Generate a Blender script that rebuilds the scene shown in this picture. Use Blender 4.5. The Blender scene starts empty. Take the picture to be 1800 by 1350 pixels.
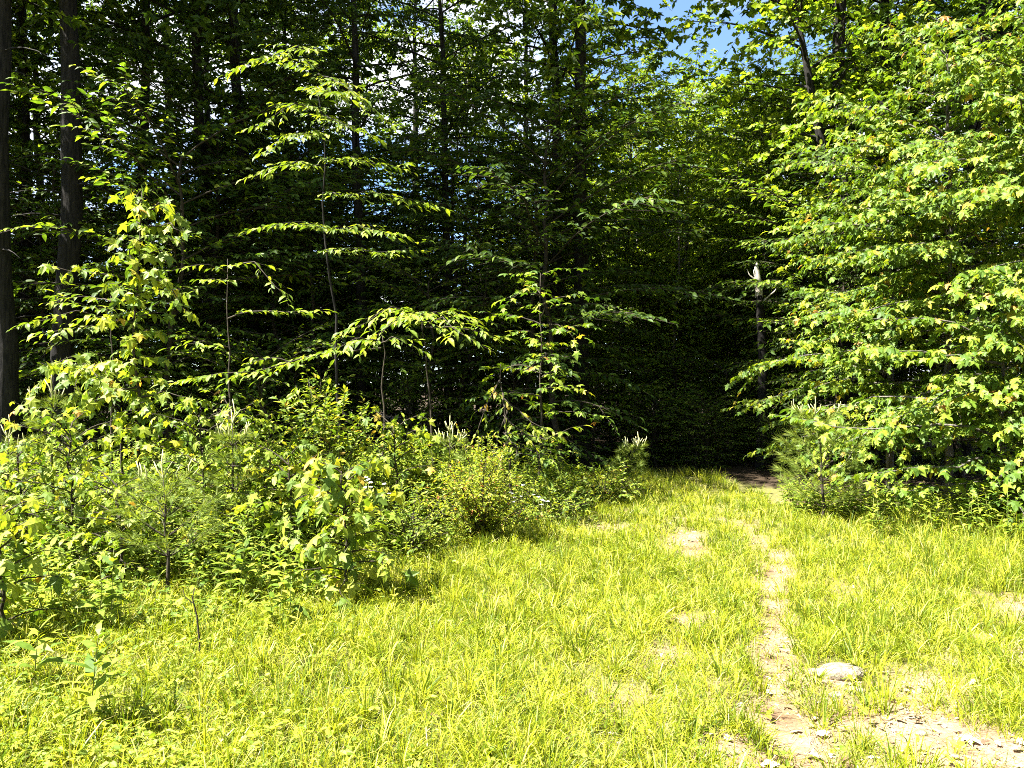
import bpy, math, random
import numpy as np
from mathutils import Matrix, Vector

random.seed(7)
SC = bpy.context.scene
COL = SC.collection
F = 1352.0                      # focal length in pixels of the 1800 px wide photograph
EYE = 1.6
R = math.radians

# ------------------------------------------------------------------ camera
cam = bpy.data.cameras.new('camera')
camo = bpy.data.objects.new('camera', cam)
COL.objects.link(camo)
camo.location = (0, 0, EYE)
camo.rotation_euler = (R(90), 0, 0)
cam.sensor_width = 36
cam.lens = 36 * F / 1800
cam.clip_start = 0.05
cam.clip_end = 2000
SC.camera = camo

# ------------------------------------------------------------------ light
SUN_DIR = Vector((-0.52, -0.19, 0.83)).normalized()      # towards the sun
elev = math.asin(SUN_DIR.z)
world = bpy.data.worlds.new('World')
SC.world = world
world.use_nodes = True
nt = world.node_tree
nt.nodes.clear()
out = nt.nodes.new('ShaderNodeOutputWorld')
bg = nt.nodes.new('ShaderNodeBackground')
bg.inputs['Strength'].default_value = 0.05
sky = nt.nodes.new('ShaderNodeTexSky')
sky.sky_type = 'NISHITA'
sky.sun_disc = False
sky.sun_elevation = elev
sky.sun_rotation = math.atan2(SUN_DIR.x, SUN_DIR.y)
sky.air_density = 0.75
sky.dust_density = 0.2
sky.ozone_density = 4.0
tc = nt.nodes.new('ShaderNodeTexCoord')
mp = nt.nodes.new('ShaderNodeMapping')
mp.inputs['Scale'].default_value = (1.0, 1.0, 2.2)
mp.inputs['Location'].default_value = (0.9, 0.2, 0.5)
ns = nt.nodes.new('ShaderNodeTexNoise')
ns.inputs['Scale'].default_value = 2.6
ns.inputs['Detail'].default_value = 9
ns.inputs['Roughness'].default_value = 0.6
cr = nt.nodes.new('ShaderNodeValToRGB')
cr.color_ramp.elements[0].position = 0.47
cr.color_ramp.elements[1].position = 0.60
mx = nt.nodes.new('ShaderNodeMix')
mx.data_type = 'RGBA'
nt.links.new(tc.outputs['Generated'], mp.inputs['Vector'])
nt.links.new(mp.outputs['Vector'], ns.inputs['Vector'])
nt.links.new(ns.outputs['Fac'], cr.inputs['Fac'])
nt.links.new(cr.outputs['Color'], mx.inputs['Factor'])
nt.links.new(sky.outputs['Color'], mx.inputs['A'])
mx.inputs['B'].default_value = (4.2, 4.3, 4.5, 1)
nt.links.new(mx.outputs['Result'], bg.inputs['Color'])
nt.links.new(bg.outputs['Background'], out.inputs['Surface'])

sun = bpy.data.lights.new('sun', 'SUN')
sun.energy = 5.0
sun.angle = R(0.5)
sun.color = (1.0, 0.955, 0.87)
suno = bpy.data.objects.new('sun', sun)
COL.objects.link(suno)
suno.rotation_euler = SUN_DIR.to_track_quat('Z', 'Y').to_euler()

SC.view_settings.view_transform = 'Standard'
SC.view_settings.look = 'None'
SC.view_settings.exposure = 3.1
SC.view_settings.gamma = 1
SC.view_settings.use_curve_mapping = False
SC.render.engine = 'CYCLES'
SC.cycles.max_bounces = 6
SC.cycles.diffuse_bounces = 3
SC.cycles.glossy_bounces = 2
SC.cycles.transmission_bounces = 4
SC.cycles.use_denoising = False
SC.cycles.caustics_reflective = False
SC.cycles.caustics_refractive = False
SC.cycles.pixel_filter_type = 'BLACKMAN_HARRIS'
SC.cycles.filter_width = 1.0

# ------------------------------------------------------------------ materials
def new_mat(name):
    m = bpy.data.materials.new(name)
    m.use_nodes = True
    n = m.node_tree
    n.nodes.clear()
    o = n.nodes.new('ShaderNodeOutputMaterial')
    return m, n, o


def leaf_mat(name, stops, trans=(1.25, 1.25, 0.5), fac=0.42, rough=0.55, spec=0.28, var=0.35):
    """Two-sided leaf: a colour picked per leaf, a waxy top and light shining through."""
    m, n, o = new_mat(name)
    at = n.nodes.new('ShaderNodeAttribute')
    at.attribute_name = 'rnd'
    oi = n.nodes.new('ShaderNodeObjectInfo')
    ad = n.nodes.new('ShaderNodeMath'); ad.operation = 'ADD'
    fr = n.nodes.new('ShaderNodeMath'); fr.operation = 'FRACT'
    n.links.new(at.outputs['Fac'], ad.inputs[0])
    n.links.new(oi.outputs['Random'], ad.inputs[1])
    n.links.new(ad.outputs[0], fr.inputs[0])
    rp = n.nodes.new('ShaderNodeValToRGB')
    el = rp.color_ramp.elements
    el[0].position, el[0].color = stops[0][0], (*stops[0][1], 1)
    el[1].position, el[1].color = stops[1][0], (*stops[1][1], 1)
    for p, c in stops[2:]:
        e = el.new(p)
        e.color = (*c, 1)
    n.links.new(fr.outputs[0], rp.inputs['Fac'])
    # fine mottling inside each leaf and some difference between plants
    ge = n.nodes.new('ShaderNodeNewGeometry')
    no = n.nodes.new('ShaderNodeTexNoise')
    no.inputs['Scale'].default_value = 45
    no.inputs['Detail'].default_value = 2
    n.links.new(ge.outputs['Position'], no.inputs['Vector'])
    mr = n.nodes.new('ShaderNodeMapRange')
    mr.inputs['To Min'].default_value = 1 - var * .5
    mr.inputs['To Max'].default_value = 1 + var * .5
    mr.inputs['From Min'].default_value = .3
    mr.inputs['From Max'].default_value = .7
    n.links.new(no.outputs['Fac'], mr.inputs['Value'])
    mo = n.nodes.new('ShaderNodeMapRange')
    mo.inputs['To Min'].default_value = 1 - var * .5
    mo.inputs['To Max'].default_value = 1 + var * .5
    n.links.new(oi.outputs['Random'], mo.inputs['Value'])
    mm = n.nodes.new('ShaderNodeMath'); mm.operation = 'MULTIPLY'
    n.links.new(mr.outputs[0], mm.inputs[0])
    n.links.new(mo.outputs[0], mm.inputs[1])
    mc = n.nodes.new('ShaderNodeVectorMath'); mc.operation = 'SCALE'
    n.links.new(rp.outputs['Color'], mc.inputs[0])
    n.links.new(mm.outputs[0], mc.inputs['Scale'])
    p = n.nodes.new('ShaderNodeBsdfPrincipled')
    p.inputs['Roughness'].default_value = rough
    p.inputs['Specular IOR Level'].default_value = spec
    n.links.new(mc.outputs[0], p.inputs['Base Color'])
    tr = n.nodes.new('ShaderNodeBsdfTranslucent')
    tm = n.nodes.new('ShaderNodeVectorMath'); tm.operation = 'MULTIPLY'
    tm.inputs[1].default_value = trans
    n.links.new(mc.outputs[0], tm.inputs[0])
    n.links.new(tm.outputs[0], tr.inputs['Color'])
    ms = n.nodes.new('ShaderNodeMixShader')
    ms.inputs[0].default_value = fac
    n.links.new(p.outputs[0], ms.inputs[1])
    n.links.new(tr.outputs[0], ms.inputs[2])
    n.links.new(ms.outputs[0], o.inputs['Surface'])
    return m


def rough_mat(name, c0, c1, scale=8, stretch=(1, 1, 1), bump=0.4, rough=0.9, p0=.35, p1=.65, detail=6):
    m, n, o = new_mat(name)
    t = n.nodes.new('ShaderNodeTexCoord')
    mpn = n.nodes.new('ShaderNodeMapping')
    mpn.inputs['Scale'].default_value = stretch
    no = n.nodes.new('ShaderNodeTexNoise')
    no.inputs['Scale'].default_value = scale
    no.inputs['Detail'].default_value = detail
    no.inputs['Roughness'].default_value = .65
    rp = n.nodes.new('ShaderNodeValToRGB')
    rp.color_ramp.elements[0].position, rp.color_ramp.elements[0].color = p0, (*c0, 1)
    rp.color_ramp.elements[1].position, rp.color_ramp.elements[1].color = p1, (*c1, 1)
    b = n.nodes.new('ShaderNodeBump')
    b.inputs['Strength'].default_value = bump
    b.inputs['Distance'].default_value = .02
    p = n.nodes.new('ShaderNodeBsdfPrincipled')
    p.inputs['Roughness'].default_value = rough
    p.inputs['Specular IOR Level'].default_value = .2
    n.links.new(t.outputs['Object'], mpn.inputs[0])
    n.links.new(mpn.outputs[0], no.inputs['Vector'])
    n.links.new(no.outputs['Fac'], rp.inputs[0])
    n.links.new(rp.outputs[0], p.inputs['Base Color'])
    n.links.new(no.outputs['Fac'], b.inputs['Height'])
    n.links.new(b.outputs[0], p.inputs['Normal'])
    n.links.new(p.outputs[0], o.inputs['Surface'])
    return m


M = {}
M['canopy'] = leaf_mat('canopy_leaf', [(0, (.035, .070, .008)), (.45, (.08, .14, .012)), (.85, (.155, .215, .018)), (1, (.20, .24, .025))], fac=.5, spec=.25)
M['canopy_sun_tone'] = leaf_mat('sun_toned_canopy_leaf', [(0, (.07, .125, .010)), (.45, (.135, .21, .014)), (.85, (.21, .265, .02)), (1, (.26, .29, .03))], fac=.5, spec=.25)  # leaf colour raised to stand in for sunlight on these crowns
M['canopy_shade_tone'] = leaf_mat('shade_toned_canopy_leaf', [(0, (.020, .045, .007)), (.55, (.045, .085, .011)), (1, (.10, .15, .016))], fac=.4, spec=.2)  # leaf colour lowered so the wood's shade is partly in the pigment
M['beech'] = leaf_mat('beech_leaf', [(0, (.07, .12, .012)), (.5, (.13, .19, .016)), (.9, (.20, .245, .02)), (1, (.25, .27, .03))])
M['maple'] = leaf_mat('maple_leaf', [(0, (.050, .105, .010)), (.45, (.105, .175, .014)), (.85, (.175, .23, .018)), (.96, (.25, .27, .02)), (.985, (.30, .22, .03)), (1, (.32, .14, .04))])
M['sapling'] = leaf_mat('sapling_leaf', [(0, (.075, .135, .013)), (.45, (.16, .22, .022)), (.88, (.24, .275, .025)), (.97, (.29, .28, .025)), (1, (.36, .19, .04))])
M['shrub'] = leaf_mat('shrub_leaf', [(0, (.075, .135, .012)), (.5, (.16, .22, .02)), (.9, (.245, .28, .025)), (1, (.30, .18, .04))])
M['fine'] = leaf_mat('fine_shrub_leaf', [(0, (.11, .16, .014)), (.5, (.21, .255, .018)), (.9, (.29, .30, .025)), (.955, (.33, .18, .05)), (1, (.28, .09, .04))])
M['weed'] = leaf_mat('weed_leaf', [(0, (.07, .13, .012)), (.5, (.16, .225, .02)), (.9, (.24, .28, .026)), (1, (.31, .31, .04))])
M['cover'] = leaf_mat('ground_cover_leaf', [(0, (.10, .16, .015)), (.5, (.18, .225, .018)), (.9, (.25, .27, .02)), (1, (.32, .27, .03))])
M['grass'] = leaf_mat('grass_blade', [(0, (.045, .085, .006)), (.22, (.12, .16, .008)), (.58, (.25, .28, .010)), (.9, (.34, .355, .025)), (1, (.44, .38, .14))], rough=.5, spec=.25)
M['needle'] = leaf_mat('pine_needle', [(0, (.07, .12, .018)), (.6, (.14, .19, .025)), (1, (.24, .265, .04))], fac=.4)
M['candle'] = leaf_mat('pine_candle', [(0, (.30, .32, .14)), (1, (.42, .40, .2))], fac=.2)
M['white_petal'] = leaf_mat('white_petal', [(0, (.7, .68, .62)), (1, (.8, .8, .75))], trans=(1, 1, 1), fac=.3)
M['dry'] = leaf_mat('dry_leaf', [(0, (.10, .06, .035)), (.4, (.20, .135, .085)), (.75, (.36, .28, .2)), (1, (.56, .49, .41))], trans=(.9, .8, .6), fac=.15, rough=.7, spec=.2)
M['straw'] = leaf_mat('straw', [(0, (.12, .075, .04)), (.6, (.29, .21, .11)), (1, (.44, .35, .2))], trans=(.9, .8, .6), fac=.15, rough=.7, spec=.2)
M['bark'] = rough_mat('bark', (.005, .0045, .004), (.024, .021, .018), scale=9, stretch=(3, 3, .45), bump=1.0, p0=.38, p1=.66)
M['bark_grey'] = rough_mat('grey_bark', (.03, .027, .023), (.15, .135, .115), scale=10, stretch=(2.5, 2.5, .8), bump=.6)
M['bare_wood'] = rough_mat('bare_wood', (.30, .26, .21), (.56, .52, .45), scale=12, stretch=(3, 3, .5), bump=.5)
M['twig'] = rough_mat('twig', (.014, .011, .008), (.05, .04, .028), scale=30, bump=.2)
M['green_stem'] = rough_mat('green_stem', (.10, .12, .03), (.19, .20, .06), scale=30, bump=.1, rough=.6)
M['stone'] = rough_mat('stone', (.085, .07, .05), (.26, .22, .165), scale=26, bump=1.0)


def ground_mat():
    m, n, o = new_mat('soil')
    ge = n.nodes.new('ShaderNodeNewGeometry')
    a = n.nodes.new('ShaderNodeTexNoise'); a.inputs['Scale'].default_value = 3.0; a.inputs['Detail'].default_value = 8
    b = n.nodes.new('ShaderNodeTexNoise'); b.inputs['Scale'].default_value = 60; b.inputs['Detail'].default_value = 6; b.inputs['Roughness'].default_value = .7
    for q in (a, b):
        n.links.new(ge.outputs['Position'], q.inputs['Vector'])
    r1 = n.nodes.new('ShaderNodeValToRGB')
    e = r1.color_ramp.elements
    e[0].position, e[0].color = .3, (.115, .075, .046, 1)
    e[1].position, e[1].color = .66, (.27, .20, .135, 1)
    n.links.new(a.outputs['Fac'], r1.inputs[0])
    r2 = n.nodes.new('ShaderNodeValToRGB')
    e = r2.color_ramp.elements
    e[0].position, e[0].color = .32, (.55, .5, .45, 1)
    e[1].position, e[1].color = .62, (1.15, 1.12, 1.08, 1)
    n.links.new(b.outputs['Fac'], r2.inputs[0])
    mu = n.nodes.new('ShaderNodeMix'); mu.data_type = 'RGBA'; mu.blend_type = 'MULTIPLY'
    mu.inputs['Factor'].default_value = 1
    n.links.new(r1.outputs[0], mu.inputs['A'])
    n.links.new(r2.outputs[0], mu.inputs['B'])
    tf = n.nodes.new('ShaderNodeAttribute'); tf.attribute_name = 'turf'
    m3 = n.nodes.new('ShaderNodeMix'); m3.data_type = 'RGBA'
    r4 = n.nodes.new('ShaderNodeValToRGB')
    e = r4.color_ramp.elements
    e[0].position, e[0].color = .3, (.035, .040, .012, 1)
    e[1].position, e[1].color = .68, (.15, .14, .045, 1)
    n.links.new(b.outputs['Fac'], r4.inputs[0])
    n.links.new(tf.outputs['Fac'], m3.inputs['Factor'])
    n.links.new(mu.outputs['Result'], m3.inputs['A'])
    n.links.new(r4.outputs[0], m3.inputs['B'])
    # brown leaf mould under the trees, where the wheel-worn clearing ends
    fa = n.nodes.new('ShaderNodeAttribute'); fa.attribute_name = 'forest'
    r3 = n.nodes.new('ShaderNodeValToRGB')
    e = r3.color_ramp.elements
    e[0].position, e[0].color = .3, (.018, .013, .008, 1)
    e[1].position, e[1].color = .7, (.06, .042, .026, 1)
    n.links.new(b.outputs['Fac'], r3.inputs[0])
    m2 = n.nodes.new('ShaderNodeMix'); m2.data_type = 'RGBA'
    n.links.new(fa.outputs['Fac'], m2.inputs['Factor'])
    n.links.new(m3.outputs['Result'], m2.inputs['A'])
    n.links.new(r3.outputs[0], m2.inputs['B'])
    bu = n.nodes.new('ShaderNodeBump'); bu.inputs['Strength'].default_value = .8; bu.inputs['Distance'].default_value = .015
    n.links.new(b.outputs['Fac'], bu.inputs['Height'])
    p = n.nodes.new('ShaderNodeBsdfPrincipled'); p.inputs['Roughness'].default_value = .95
    p.inputs['Specular IOR Level'].default_value = .1
    n.links.new(m2.outputs['Result'], p.inputs['Base Color'])
    n.links.new(bu.outputs[0], p.inputs['Normal'])
    n.links.new(p.outputs[0], o.inputs['Surface'])
    return m


M['soil'] = ground_mat()

# ------------------------------------------------------------------ helpers
def lattice(x, y, scale, seed):
    """Smooth value noise in 0..1 over plan coordinates."""
    rs = np.random.RandomState(seed)
    tab = rs.rand(128, 128)
    u, v = np.asarray(x) / scale + 57.3, np.asarray(y) / scale + 31.7
    i, j = np.floor(u).astype(int), np.floor(v).astype(int)
    f, g = u - i, v - j
    f, g = f * f * (3 - 2 * f), g * g * (3 - 2 * g)
    i0, j0, i1, j1 = i % 128, j % 128, (i + 1) % 128, (j + 1) % 128
    return (tab[i0, j0] * (1 - f) + tab[i1, j0] * f) * (1 - g) + (tab[i0, j1] * (1 - f) + tab[i1, j1] * f) * g


def smooth(a, b, x):
    t = np.clip((np.asarray(x, float) - a) / (b - a), 0, 1)
    return t * t * (3 - 2 * t)


RUT_A = np.array([(1.15, 2.4), (1.22, 3.4), (1.57, 4.6), (1.95, 5.8), (2.38, 6.9), (2.62, 8.3), (2.75, 10), (3.0, 13)])
RUT_B = np.array([(.35, 2.4), (.55, 3.4), (.95, 4.6), (1.2, 5.4), (1.62, 7.0), (2.05, 9.1), (2.25, 11), (2.6, 13)])


def seg_dist(x, y, poly):
    best = np.full(np.shape(x), 1e9)
    for (ax, ay), (bx, by) in zip(poly[:-1], poly[1:]):
        dx, dy = bx - ax, by - ay
        t = np.clip(((x - ax) * dx + (y - ay) * dy) / (dx * dx + dy * dy), 0, 1)
        best = np.minimum(best, np.hypot(x - ax - t * dx, y - ay - t * dy))
    return best


def gz(x, y):
    x, y = np.asarray(x, float), np.asarray(y, float)
    near = 1 - smooth(25, 45, np.hypot(x, y))
    h = (lattice(x, y, 2.3, 5) - .5) * .12 + (lattice(x, y, .55, 6) - .5) * .05 + (lattice(x, y, .16, 8) - .5) * .022
    h = h - .05 * np.exp(-(seg_dist(x, y, RUT_A) / .16) ** 2) - .03 * np.exp(-(seg_dist(x, y, RUT_B) / .18) ** 2)
    return h * near


def g1(x, y):
    return float(gz(np.array([x]), np.array([y]))[0])


def PX(px, py, d):
    """A point d metres ahead that shows at pixel (px, py) of the 1800x1350 photograph."""
    return np.array([(px - 900) / F * d, d, EYE + (675 - py) / F * d])


def GP(px, d):
    x = (px - 900) / F * d
    return np.array([x, d, g1(x, d)])


def tri_mesh(name, V, T, mat, attrs=None, smooth_shade=False):
    me = bpy.data.meshes.new(name)
    V = np.ascontiguousarray(V, dtype=np.float32)
    T = np.ascontiguousarray(T, dtype=np.int32)
    me.vertices.add(len(V))
    me.vertices.foreach_set('co', V.ravel())
    me.loops.add(T.size)
    me.loops.foreach_set('vertex_index', T.ravel())
    me.polygons.add(len(T))
    me.polygons.foreach_set('loop_start', np.arange(len(T), dtype=np.int32) * 3)
    me.update(calc_edges=True)
    me.validate()
    if smooth_shade:
        me.shade_smooth()
    else:
        me.shade_flat()
    for k, a in (attrs or {}).items():
        at = me.attributes.new(k, 'FLOAT', 'POINT')
        at.data.foreach_set('value', np.ascontiguousarray(a, dtype=np.float32))
    me.materials.append(mat)
    return me


def link(name, me, parent=None, loc=None):
    o = bpy.data.objects.new(name, me)
    COL.objects.link(o)
    if parent is not None:
        o.parent = parent
    if loc is not None:
        o.location = loc
    return o


def thing(name, label, cat, loc, group=None, rz=0.0, sc=1.0):
    o = bpy.data.objects.new(name, None)
    o.empty_display_size = .1
    COL.objects.link(o)
    o.location = loc
    o.rotation_euler = (0, 0, rz)
    o.scale = (sc, sc, sc)
    o['label'], o['category'] = label, cat
    if group:
        o['group'] = group
    return o


def nrm(a):
    return a / np.maximum(np.linalg.norm(a, axis=-1, keepdims=True), 1e-9)


class Wood:
    """Tapered tubes collected into one triangle mesh."""
    def __init__(self):
        self.v, self.t, self.n = [], [], 0

    def tube(self, pts, rad, sides=6, lump=0.0, rng=None):
        pts = np.asarray(pts, float)
        rad = np.broadcast_to(np.asarray(rad, float), (len(pts),))
        tg = nrm(np.gradient(pts, axis=0))
        ref = np.array([0.0, 0, 1]) if abs(tg[0][2]) < .8 else np.array([1.0, 0, 0])
        a = nrm(np.cross(tg, ref))
        b = np.cross(tg, a)
        ang = np.arange(sides) * 2 * np.pi / sides
        rr = rad[:, None] * np.ones(sides)
        if lump and rng is not None:
            rr = rr * (1 + lump * (rng.rand(*rr.shape) - .5))
        ring = pts[:, None, :] + rr[:, :, None] * (np.cos(ang)[None, :, None] * a[:, None, :] + np.sin(ang)[None, :, None] * b[:, None, :])
        k = len(pts)
        self.v.append(ring.reshape(-1, 3))
        i = np.arange(k - 1)[:, None] * sides + np.arange(sides)[None, :]
        j = np.arange(k - 1)[:, None] * sides + (np.arange(sides)[None, :] + 1) % sides
        q = np.stack([np.stack([i, j, j + sides], -1), np.stack([i, j + sides, i + sides], -1)], 2).reshape(-1, 3)
        cap = np.array([[(k - 1) * sides, (k - 1) * sides + s, (k - 1) * sides + s + 1] for s in range(1, sides - 1)])
        t = np.concatenate([q, cap]) if len(cap) else q
        self.t.append(t + self.n)
        self.n += k * sides

    def sticks(self, A, B, r0, r1):
        """Many thin three-sided twigs at once."""
        A, B = np.asarray(A, float), np.asarray(B, float)
        m = len(A)
        if not m:
            return
        d = nrm(B - A)
        ref = np.where(np.abs(d[:, 2:3]) < .8, np.array([[0.0, 0, 1]]), np.array([[1.0, 0, 0]]))
        a = nrm(np.cross(d, ref))
        b = np.cross(d, a)
        vs = []
        for P, r in ((A, r0), (B, r1)):
            r = np.broadcast_to(np.asarray(r, float), (m,))[:, None]
            for k in range(3):
                w = 2 * np.pi * k / 3
                vs.append(P + r * (math.cos(w) * a + math.sin(w) * b))
        V = np.stack(vs, 1).reshape(-1, 3)
        loc = np.array([[0, 1, 4], [0, 4, 3], [1, 2, 5], [1, 5, 4], [2, 0, 3], [2, 3, 5]])
        T = (np.arange(m)[:, None, None] * 6 + loc[None]).reshape(-1, 3)
        self.v.append(V)
        self.t.append(T + self.n)
        self.n += m * 6

    def mesh(self, name, mat, sm=True):
        return tri_mesh(name, np.concatenate(self.v), np.concatenate(self.t), mat, smooth_shade=sm)


# leaf shapes: x across, y from stalk to tip, z up; length 1
def T_diamond(curl):
    v = [(0, 0, 0), (-.27, .45, .07), (.27, .45, .07), (0, 1, -.16 - curl)]
    return np.array(v), np.array([(0, 3, 1), (0, 2, 3)])


def T_ovate(curl):
    v = [(0, -.12, 0), (-.20, .22, .05), (.20, .22, .05), (0, .25, 0), (-.21, .58, .03 - curl * .3), (.21, .58, .03 - curl * .3), (0, .6, -.03 - curl * .3), (0, 1, -.12 - curl)]
    t = [(0, 3, 1), (0, 2, 3), (1, 3, 6), (1, 6, 4), (3, 2, 5), (3, 5, 6), (4, 6, 7), (6, 5, 7)]
    return np.array(v), np.array(t)


def T_maple(curl):
    half = [(-.34, -.03, -.05), (-.22, .17, .02), (-.55, .46, -.08 - curl * .5), (-.20, .50, .0), (-.20, .74, -.02 - curl * .4)]
    pts = [(0, .03, 0)] + half + [(0, 1.02, -.12 - curl)] + [(-x, y, z) for x, y, z in reversed(half)]
    v = [(0, .36, .05)] + pts
    k = len(pts)
    t = [(0, 1 + (i + 1) % k, 1 + i) for i in range(k)]
    v += [(-.015, .03, 0), (.015, .03, 0), (0, -.38, .10)]            # the stalk
    s = len(v) - 3
    t.append((s, s + 2, s + 1))
    return np.array(v), np.array(t)


def T_oak(curl):
    half = [(-.14, .12, .02), (-.10, .24, .03), (-.30, .42, -.02), (-.12, .50, .02), (-.27, .72, -.04 - curl * .4)]
    pts = [(0, 0, 0)] + half + [(0, 1, -.1 - curl)] + [(-x, y, z) for x, y, z in reversed(half)]
    v = [(0, .5, -.02)] + pts
    k = len(pts)
    return np.array(v), np.array([(0, 1 + (i + 1) % k, 1 + i) for i in range(k)])


def T_lance(curl):
    v = [(0, 0, 0), (-.13, .3, .03), (.13, .3, .03), (-.10, .65, .0 - curl * .3), (.10, .65, -curl * .3), (0, 1, -.15 - curl)]
    return np.array(v), np.array([(0, 2, 1), (1, 2, 4), (1, 4, 3), (3, 4, 5)])


def T_round(curl):
    v = [(0, 0, 0), (-.32, .3, .06), (.32, .3, .06), (-.30, .72, .03 - curl), (.30, .72, .03 - curl), (0, 1, -.08 - curl)]
    return np.array(v), np.array([(0, 5, 1), (1, 5, 3), (0, 2, 5), (2, 4, 5)])


SHAPES = {'diamond': T_diamond, 'ovate': T_ovate, 'maple': T_maple, 'oak': T_oak, 'lance': T_lance, 'round': T_round}
CURLS = (-.02, .1, .28)


def leaf_mesh(name, L, shape, mat, rng):
    """All leaves of L = (P, F, N, S) as one mesh."""
    P, Fw, N, S = L
    V, T, A, n = [], [], [], 0
    pick = rng.randint(0, len(CURLS), len(P))
    Sd = nrm(np.cross(Fw, N))
    Nn = np.cross(Sd, Fw)
    for k, c in enumerate(CURLS):
        tv, tt = SHAPES[shape](c)
        i = np.nonzero(pick == k)[0]
        if not len(i):
            continue
        v = P[i][:, None, :] + S[i][:, None, None] * (tv[None, :, 0:1] * Sd[i][:, None, :] + tv[None, :, 1:2] * Fw[i][:, None, :] + tv[None, :, 2:3] * Nn[i][:, None, :])
        V.append(v.reshape(-1, 3))
        T.append((tt[None] + (np.arange(len(i)) * len(tv))[:, None, None]).reshape(-1, 3) + n)
        A.append(np.repeat(rng.rand(len(i)), len(tv)))
        n += len(i) * len(tv)
    return tri_mesh(name, np.concatenate(V), np.concatenate(T), mat, {'rnd': np.concatenate(A)})


UNIT = {}


def unit_leaf(shape, matname):
    key = (shape, matname)
    if key not in UNIT:
        UNIT[key] = []
        for c in CURLS:
            tv, tt = SHAPES[shape](c)
            UNIT[key].append(tri_mesh('leaf', tv, tt, M[matname]))
    return UNIT[key]


def pick_parts(P, S, most=300, minpx=9.0, cell=11):
    """Indices of the leaves that show largest in the photograph: the nearest one of each small patch of the view."""
    d = np.maximum(P[:, 1], .1)
    u, v = 900 + P[:, 0] / d * F, 675 - (P[:, 2] - EYE) / d * F
    size = S * F / d
    ok = (u > 0) & (u < 1800) & (v > 0) & (v < 1350) & (size > minpx)
    idx = np.nonzero(ok)[0]
    if not len(idx):
        return idx
    key = (u[idx] // cell).astype(int) * 1000 + (v[idx] // cell).astype(int)
    o = np.lexsort((d[idx], key))
    first = np.ones(len(o), bool)
    first[1:] = key[o][1:] != key[o][:-1]
    front = idx[o][first]
    front = front[np.argsort(-size[front])]
    return front[:most]


def add_leaves(root, base, L, shape, matname, rng, parts=True, most=300, stuffname='foliage', minpx=9.0):
    P, Fw, N, S = L
    sel = pick_parts(P, S, most, minpx) if parts else np.array([], int)
    if parts and len(P) <= most and len(sel):
        sel = np.arange(len(P))
    rest = np.ones(len(P), bool)
    rest[sel] = False
    if rest.any():
        me = leaf_mesh(stuffname, (P[rest] - base, Fw[rest], N[rest], S[rest]), shape, M[matname], rng)
        o = link(stuffname, me, root)
        o['kind'] = 'stuff'
    if len(sel):
        ms = unit_leaf(shape, matname)
        Sd = nrm(np.cross(Fw[sel], N[sel]))
        Nn = np.cross(Sd, Fw[sel])
        for k, i in enumerate(sel):
            o = bpy.data.objects.new('leaf', ms[rng.randint(0, 3)])
            COL.objects.link(o)
            o.parent = root
            s, f, nn, p, q = Sd[k], Fw[i], Nn[k], P[i] - base, S[i]
            o.matrix_basis = Matrix(((s[0] * q, f[0] * q, nn[0] * q, p[0]), (s[1] * q, f[1] * q, nn[1] * q, p[1]), (s[2] * q, f[2] * q, nn[2] * q, p[2]), (0, 0, 0, 1)))


def resample(pts, ts):
    pts = np.asarray(pts, float)
    d = np.concatenate([[0], np.cumsum(np.linalg.norm(np.diff(pts, axis=0), axis=1))])
    d = d / d[-1]
    P = np.stack([np.interp(ts, d, pts[:, k]) for k in range(3)], 1)
    e = 1e-3
    P2 = np.stack([np.interp(np.minimum(ts + e, 1), d, pts[:, k]) - np.interp(np.maximum(ts - e, 0), d, pts[:, k]) for k in range(3)], 1)
    return P, nrm(P2)


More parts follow.
